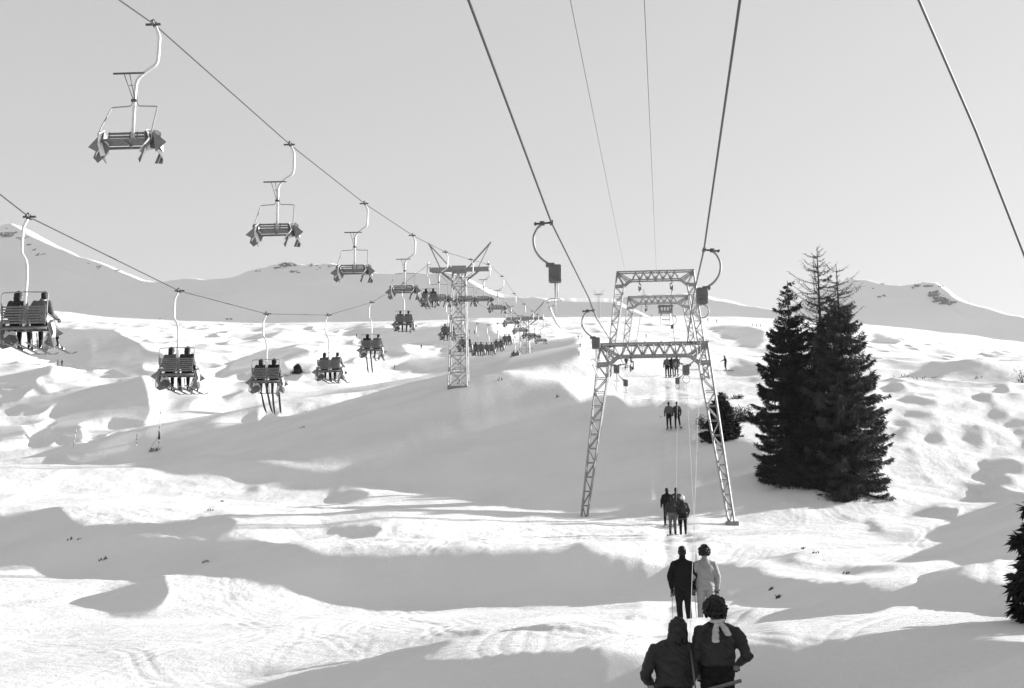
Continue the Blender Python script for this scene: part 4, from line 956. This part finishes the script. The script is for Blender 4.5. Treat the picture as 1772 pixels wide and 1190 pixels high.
        for k in range(40):
            a = rr.uniform(3.3,6.1); c = hd+V(.09*math.cos(a), .10*math.sin(a)-.02, 0)
            cone(b, c+V(0,0,.05), .016, c+V(rr.uniform(-.012,.012),rr.uniform(-.01,.01),-.15+rr.uniform(0,.05)), .010, 6)
    elif hair == 'hat':
        ball(b, hd+V(0,-.01,.045), (.092,.108,.095)); ball(b, hd+V(0,-.01,.015), (.095,.110,.035)); ball(b, hd+V(0,-.01,.155), .026, 2)
    elif hair == 'hood':
        ball(b, hd+V(0,-.02,.015), (.10,.112,.128)); cone(b, hd+V(0,-.04,-.04), .095, q['neck']+V(0,-.03,.02), .085)
    else:
        ball(b, hd+V(0,-.022,.028), (.083,.098,.100)); ball(b, hd+V(0,-.045,-.03), (.074,.066,.06))
        for k in range(30):
            a, e = rr.uniform(3.0,6.4), rr.uniform(-.6,1.2); ball(b, hd+V(.08*math.cos(a)*math.cos(e), .095*math.sin(a)*math.cos(e)-.02, .098*math.sin(e)+.02), rr.uniform(.010,.018), 1)
    fuse(b, 'hat' if hair in ('hat','hood') else 'hair', hairm, max(.007, vox*.6), root, 0 if hair == 'curly' else 1, wrinkle=.012 if hair == 'bob' else .005 if vox < .014 else 0, seed=seed)
    if eyes:
        for s in (-1,1): b = NB(); ball(b, hd+V(s*.03,.079,.006), .012, 2); done(b, 'eye', M_WHITE, root)
    if ski:
        for s, ft in ((-1,q['lf']),(1,q['rf'])):
            b = NB(); n = 12; rot = Matrix.Rotation(skitilt,3,'X')
            Ls = [(-.85+1.95*k/n, .0 if k < 10 else (.03,.075,.14)[k-10], .040 if k < 11 else (.036,.012)[k-11]) for k in range(n+1)]
            up_ = [[b.verts.new(Vector(ft)+rot@V(x*w_, y-.12, z+dz-.052)) for x in (-1,1)] for y, z, w_ in Ls for dz in (0,)]
            lo_ = [[b.verts.new(v.co+rot@V(0,0,.016)) for v in r_] for r_ in up_]
            for i in range(n):
                b.faces.new((up_[i][0],up_[i][1],up_[i+1][1],up_[i+1][0])); b.faces.new((lo_[i][0],lo_[i+1][0],lo_[i+1][1],lo_[i][1]))
                for j in (0,1): b.faces.new((up_[i][j],up_[i+1][j],lo_[i+1][j],lo_[i][j]))
            for i in (0,n): b.faces.new((up_[i][0],up_[i][1],lo_[i][1],lo_[i][0]))
            o = done(b, 'ski', M_SKI, root)
            b = NB(); box(b, Vector(ft)+rot@V(0,-.17,-.015), (.07,.05,.05), bev=.01); box(b, Vector(ft)+rot@V(0,.06,-.015), (.08,.05,.05), bev=.01); done(b, 'binding', M_POLE, o)
    tag(root, label, 'person', group); return root
def pole(a, b_, label, grp='ski poles carried by the skiers'):
    a, b_ = Vector(a), Vector(b_); root = empty('ski_pole', b_); d = a-b_; u = d.normalized()
    b = NB(); tube(b, [V(0,0,0), d], [.006,.009], 6); done(b, 'shaft', M_POLE, root)
    b = NB(); tube(b, [d*.9, d*1.02], .017, 8); done(b, 'grip', M_BOOT, root)
    b = NB(); x = u.orthogonal().normalized(); y = u.cross(x)
    tube(b, [u*.08+(x*math.cos(t*math.pi/6)+y*math.sin(t*math.pi/6))*.06 for t in range(12)], .005, 5, closed=True)
    for t in range(2): tube(b, [u*.08-(x if t else y)*.06, u*.08+(x if t else y)*.06], .003, 4)
    done(b, 'basket', M_BOOT, root); tag(root, label, 'ski pole', grp)
PG = 'skiers towed up the drag lift'
def stand(px, head_py, d, H=1.75):
    t = P(px, head_py, d)
    if 40 < d < 120: print('stand', px, d, 'ground err', round(t.z-H-zat(t.x, d),2)); return V(t.x, d, (zat(t.x, d)+.06)*.6+(t.z-H)*.4 if abs(t.z-H-zat(t.x,d)) < .15 else zat(t.x,d)+.06)
    return V(t.x, d, t.z-H)
def _stand(px, head_py, d, H=1.75):
    """foot point of somebody whose head top shows at the pixel"""
    t = P(px, head_py, d); return V(t.x, d, t.z-H)
# front pair, cut by the lower edge
f1 = stand(1170, 1069, 15.6, 1.70); f2 = stand(1238, 1032, 15.6, 1.76)
person(f1-V(.04,0,0), 'nearest left skier from behind, smooth dark hair, dark jacket, left elbow out', PG, rz=0, vox=.010, hair='bob', hairm=M_HAIRG, sc=1.0, seed=4, fat=1.06, wr=.024, eyes=True, lsh=V(-.20,.0,1.37), rsh=V(.16,.03,1.40), neck=V(-.0,.0,1.46), head=V(.055,.02,1.585), la=[(-.31,-.05,1.10),(-.24,.20,1.02)], ra=[(.22,.0,1.12),(.20,.22,1.0)])
o = person(f2, 'nearest right skier from behind, bushy dark curls, pale scarf tied at the nape', PG, vox=.010, hair='curly', seed=8, fat=1.03, wr=.024, eyes=True, lsh=V(-.175,.0,1.41), rsh=V(.215,-.01,1.385), la=[(-.235,.0,1.12),(-.17,.2,.99)], ra=[(.315,-.05,1.13),(.27,.20,1.06)], neck=V(.01,0,1.47), head=V(-.005,.02,1.61), jlen=-.05)
b = NB()
limb(b, [V(-.06,-.075,1.50),V(.0,-.10,1.49),V(.07,-.07,1.51)], [.020,.026,.020], 8)
for pts, w_ in (([V(-.01,-.115,1.49),V(-.03,-.150,1.40),V(-.035,-.165,1.29)],[.024,.042,.046]), ([V(.02,-.115,1.49),V(.07,-.145,1.42),V(.10,-.150,1.36)],[.022,.040,.040])):
    loft_n = [(p,) for p in pts]
    for i in range(2):
        n = 5
        for k in range(n+1):
            t = k/n; p = pts[i].lerp(pts[i+1],t); w2 = w_[i]+(w_[i+1]-w_[i])*t; ball(b, p+V(0,.012*math.sin(k*2.1),0), (w2,.012,.022), 2)
fuse(b, 'scarf', M_RIB, .006, o, 1, wrinkle=.006, seed=2)
# pair in front of them
a1 = stand(1180, 943, 29.6, 1.76); a2 = stand(1219, 945, 29.6, 1.74)
person(a1, 'skier in black jacket and trousers, left of the light jacket', PG, vox=.012, hair='short', seed=12, wr=.010, fat=1.05, jacket=M_BLACK, ll=[(-.075,.04,.50),(-.06,-.02,.09)], rl=[(.10,.03,.50),(.13,-.03,.09)], lf=(-.06,.14,.045), rf=(.14,.13,.045), la=[(-.27,-.03,1.13),(-.22,.06,.88)], ra=[(.25,-.03,1.14),(.24,.08,.90)], jlen=.06)
person(a2, 'skier in light anorak and light trousers with bushy hair', PG, vox=.012, hair='curly', seed=13, wr=.010, fat=1.02, jacket=M_LIGHT, pants=M_LIGHT, ll=[(-.11,.04,.50),(-.12,-.02,.09)], la=[(-.24,-.03,1.13),(-.22,.10,.92)], ra=[(.26,-.03,1.12),(.25,.08,.87)], jlen=.06)
w1 = a1+V(-.22,.02,.84); pole(w1+V(0,0,.0), w1+V(-.02,-.12,-.84), 'ski pole hanging from the left hand of the black-clad skier')
w1 = a1+V(.24,.06,.86); pole(w1, w1+V(.03,-.10,-.84), 'ski pole between the black-clad and the light-clad skier')
# group of four at the foot of the shaded slope
for px, hp, d, jk, pn, hr, hm, lb in [(1163,859,61.5,M_DARK,M_MID,'short',M_HAIR,'tallest skier of the dark group of four, grey trousers'),(1181,861,61.6,M_DARK,M_BLACK,'hat',M_WHITE,'skier wearing a white hat in the group of four'),
      (1154,859,66,M_BLACK,M_BLACK,'short',M_HAIR,'slim skier peeping out at the left of the group of four'),(1170,862,66,M_DARK,M_DARK,'short',M_HAIR,'half hidden skier between the heads of the group of four')]:
    g_ = stand(px, hp, d, 1.78); person(g_, lb, PG, vox=.018, seed=int(px), jacket=jk, pants=pn, hair=hr, hairm=hm, wr=.008, fat=1.08)
    
for px, hp, d, jk, pn, lb, kw in [(1157,701,90,M_MID,M_BLACK,'left skier of the dark pair on the shaded track, grey jacket',{}),(1171,697,90,M_DARK,M_BLACK,'right skier of the dark pair on the shaded track, legs apart',dict(rl=[(.14,.03,.50),(.20,-.02,.09)], rf=(.21,.13,.045)))]:
    g_ = stand(px, hp, d, 1.76); person(g_, lb, PG, vox=.022, seed=int(px), jacket=jk, pants=pn, wr=.008, **kw)
g_ = stand(1155,701,90,1.76); pole(g_+V(-.2,0,.85), g_+V(-.55,-.5,.72), 'ski pole sticking out left of the grey jacket on the shaded track')
for px, hp, d, jk, lb in [(1154,616,113,M_MID,'grey-backed skier seen under the beam of the nearest gate'),(1162,614,113,M_BLACK,'black-clad skier in the middle under the beam of the nearest gate'),(1170,613,116,M_DARK,'right skier of the three under the beam of the nearest gate')]:
    g_ = stand(px, hp, d, 1.78); person(g_, lb, PG, vox=.026, seed=int(px), jacket=jk, wr=0)
# lone skiers
def on_ground(px, py): return ground(px, py)
g_ = on_ground(1256, 641); person(g_, 'lone dark skier standing on the bright slope right of the gates', 'skiers standing on the slopes', rz=R(70), vox=.026, seed=5, jacket=M_BLACK, wr=0, sc=28/F*g_.y/1.75, head=(0,.12,1.60), neck=(0,.06,1.46), chest=(0,.03,1.27), la=[(-.26,.1,1.16),(-.25,.42,1.05)], ll=[(-.1,.08,.5),(-.1,-.08,.09)], lf=(-.1,.06,.045))
g_ = on_ground(1084, 636); person(g_, 'small dark skier just left of centre under the nearest gate beam', 'skiers standing on the slopes', rz=R(20), vox=.026, seed=6, jacket=M_DARK, wr=0, sc=22/F*g_.y/1.75)
# seated riders
SIT = dict(hip=(0,.06,.0), waist=(0,.03,.17), chest=(0,.02,.37), neck=(0,.03,.57), shz=.50+.97, head=(0,.06,.73), ll=[(-.12,.50,.02),(-.13,.58,-.40)], rl=[(.12,.50,.02),(.13,.58,-.40)], lf=(-.13,.72,-.44), rf=(.13,.72,-.44), la=[(-.25,.0,.26),(-.17,.28,.16)], ra=[(.25,.0,.26),(.17,.28,.16)])
def rider(name_seed, **kw): return person((0,0,0), '', None, seed=name_seed, **{**SIT, **kw})
turn = dict(head=(.10,.10,.73), neck=(.06,.05,.57), ra=[(.30,.10,.28),(.33,.34,.24)], rl=[(.24,.48,.02),(.30,.60,-.38)], rf=(.34,.74,-.42))
RID = [rider(21, vox=.016, jacket=M_DARK, hair='bob'), rider(22, vox=.016, jacket=M_MID, hair='short', wr=.008, fat=1.1, **turn), rider(23, vox=.018, jacket=M_MID, hair='hood', hairm=M_HAIR, fat=1.1), rider(24, vox=.018, jacket=M_DARK, hair='bob', skitilt=R(-48)), rider(25, vox=.018, jacket=M_BLACK, hair='hood', hairm=M_BLACK, skitilt=R(-55)), rider(26, vox=.022, jacket=M_MID, ski=False, hair='short', wr=0), rider(27, vox=.022, jacket=M_DARK, ski=False, hair='hood', hairm=M_DARK, wr=0)]
used = set()
PICK = [(0,1),(2,0),(3,4),(2,1),(4,1),(5,5),(0,6)]+[(5,5),(5,6),(6,5),(5,5),(6,6),(5,6),(6,5),(6,6)]
WH = ['on the nearest loaded chair at the left edge','on the second loaded chair from the left','on the third loaded chair, with skis dangling','on the chair right of the tiny spruce','on the fifth loaded chair, before the far hill','on the chair under the fourth empty chair','on the chair at the left arm of the near pylon','on the chair behind the left near-pylon leg','on the chair seen through the near pylon','on the first chair right of the near pylon','on the second chair right of the near pylon','on the third chair right of the near pylon','on the chair at the left arm of the second pylon','on the low chair left of the second pylon leg','on the smallest chair low on the crest']
LK = ['dark-jacketed long-haired rider','grey-jacketed rider leaning right','grey rider in a dark hood','dark rider with ski ends hanging','black hooded rider','bare-headed grey rider','dark hooded rider']
for i, (o, (a, c)) in enumerate(zip(SEATS, PICK)):
    for s, k in ((-1,a),(1,c)):
        r_ = RID[k]
        if k in used: r_ = copy_tree(r_)
        used.add(k)
        M_ = Matrix.Translation(o.location) @ o.rotation_euler.to_matrix().to_4x4(); r_.location = M_ @ V(.06+s*.27,.16,-2.68); r_.rotation_euler = o.rotation_euler
        r_.rotation_euler.z += random.uniform(-.12,.12) if i else 0
        tag(r_, ('%s, %s seat, %s' % (LK[k], 'left' if s < 0 else 'right', WH[i])), 'person', 'riders on the loaded chairs')
for k, r_ in enumerate(RID):
    if k not in used: bpy.data.objects.remove(r_)
# far skiers: tiny but upright figures with legs, arms and head
def tiny(loc, h, label, rz=0, seed=0, m=M_BLACK):
    rr = random.Random(seed); b = NB(); ln = rr.uniform(-.08,.12)
    loft(b, [(V(0,0,.82),.15,.12),(V(0,ln*.5,1.1),.17,.13),(V(0,ln,1.38),.19,.12),(V(0,ln,1.5),.07,.07)], 8)
    ball(b, V(0,ln*1.2,1.62), (.09,.10,.12), 2)
    for s in (-1,1):
        limb(b, [V(s*.09,0,.85),V(s*(.12+ln*.4),.06,.48),V(s*.13,0,.06)], [.09,.07,.06], 8); limb(b, [V(s*.19,ln,1.4),V(s*.27,.02,1.15),V(s*.24,.22,1.0)], [.06,.05,.045], 8)
        box(b, V(s*.13,.1,.0), (.08,1.7,.03))
    o = fuse(b, 'person', m, .035, None, 0, loc=loc); o.rotation_euler = (0,0,rz); o.scale = (h/1.75,)*3; tag(o, label, 'person', 'tiny skiers on the far snowfields'); return o
FARS = [(1110,545,4,'first'),(1118,546,4,'second'),(1128,545,5,'third'),(1225,553,6,'fourth'),(1240,555,6,'fifth'),(1302,561,5,'sixth'),(1309,562,5,'seventh'),(1316,562,5,'eighth')]
for i, (x,y,h,lb) in enumerate(FARS):
    g_ = on_ground(x, y+3); tiny(g_, h/F*g_.y, '%s from the left of the tiny skiers on the skyline between gates and spruces' % lb, rz=i, seed=i)
for i, (x,y,h,lb) in enumerate([(729,604,9,'tiny skier beside the lit patch left of the near pylon'),(683,639,9,'small dark skier on the white hillock left of the near pylon'),(812,577,8,'left of two tiny skiers just right of the near pylon shaft'),(821,578,7,'right of two tiny skiers just right of the near pylon shaft'),(861,579,9,'tiny skier on the striped field between the two pylons'),(617,584,7,'tiny skier below the far hill above the white hillock'),
     (100,633,12,'left of two small skiers on the bright left field'),(107,634,12,'right of two small skiers on the bright left field'),(1006,566,6,'tiny skier left of the gates on the bright far field'),(1118,584,7,'tiny skier seen inside the third gate'),(1001,586,7,'tiny skier pair member high left of the gate'),(1007,586,7,'tiny skier next to him high left of the gate'),(1004,600,7,'tiny skier in the middle left of the gate'),(1002,615,8,'tiny skier lowest of the line left of the gate'),(1082,640,8,'tiny skier by the left leg of the nearest gate'),(888,592,6,'tiny skier at the foot of the second pylon head')]):
    g_ = on_ground(x, y); tiny(g_, h/F*g_.y, lb, rz=i*1.3, seed=20+i, m=M_BLACK if i % 2 else M_DARK)
# ---------------------------------------------------------------- marker poles, rope fence, summit hut, track signs
def marker(px, pb, pt, label, flag=False, lean=0, r=.03):
    g_ = on_ground(px, pb); h = (pb-pt)/F*g_.y; root = empty('marker_pole', g_, 0); n = 8
    b = NB(); tube(b, [V(lean*h*k/n,0,-.3+(h+.3)*k/n) for k in range(n+1)], r, 8); done(b, 'pole', M_PALE, root)
    b = NB()
    for k in (.25,.55,.85): tube(b, [V(lean*h*k,0,h*k-.12), V(lean*h*k,0,h*k+.12)], r*1.15, 8)
    done(b, 'band', M_DARKST, root)
    if flag: 
        b = NB(); cone(b, (0,0,h*.32), .10, (-.03,0,h*.50), .04, 8); done(b, 'hanging_bag', M_BLACK, root)
        b = NB(); tube(b, [(0,0,h*.38),(-.45,-.1,h*.22),(-.95,-.1,.02)], .012, 5); done(b, 'guy_rope', M_DARKST, root)
    tag(root, label, 'marker pole', 'marker poles on the left bank')
marker(274, 786, 700, 'tall marker pole with a dark bundle hanging on it', True)
marker(126, 776, 742, 'short leaning marker pole left of the others', lean=.12)
marker(236, 771, 750, 'shortest marker pole between the other two')
g_ = P(1152, 548, 470); root = empty('lift_station', (g_.x,g_.y,g_.z))
b = NB(); 
for x in (-1.6,1.6): bar(b, (x,0,-4), (x*.9,0,3.2), .3)
bar(b, (-1.6,0,-1), (1.6,0,-1), .2); done(b, 'support', M_STEEL, root)
b = NB(); box(b, (0,0,2.4), (4.6,2.4,2.2), bev=.08); box(b, (0,0,3.7), (5.2,3,.25), bev=.04); done(b, 'housing', mat('station_paint', .14, .7, noise=.2, nscale=1), root)
for x in (-1.4,-.4,.6,1.5): b = NB(); box(b, (x,-1.22,2.5), (.6,.06,1.1), bev=.02); done(b, 'window', M_PALE, root)
tag(root, 'little drag lift top station on posts, seen inside the third gate', 'lift station')

for o in bpy.data.objects:
    if 'label' in o and len(o['label'].split()) > 16: print('LONG', len(o['label'].split()), o['label'])
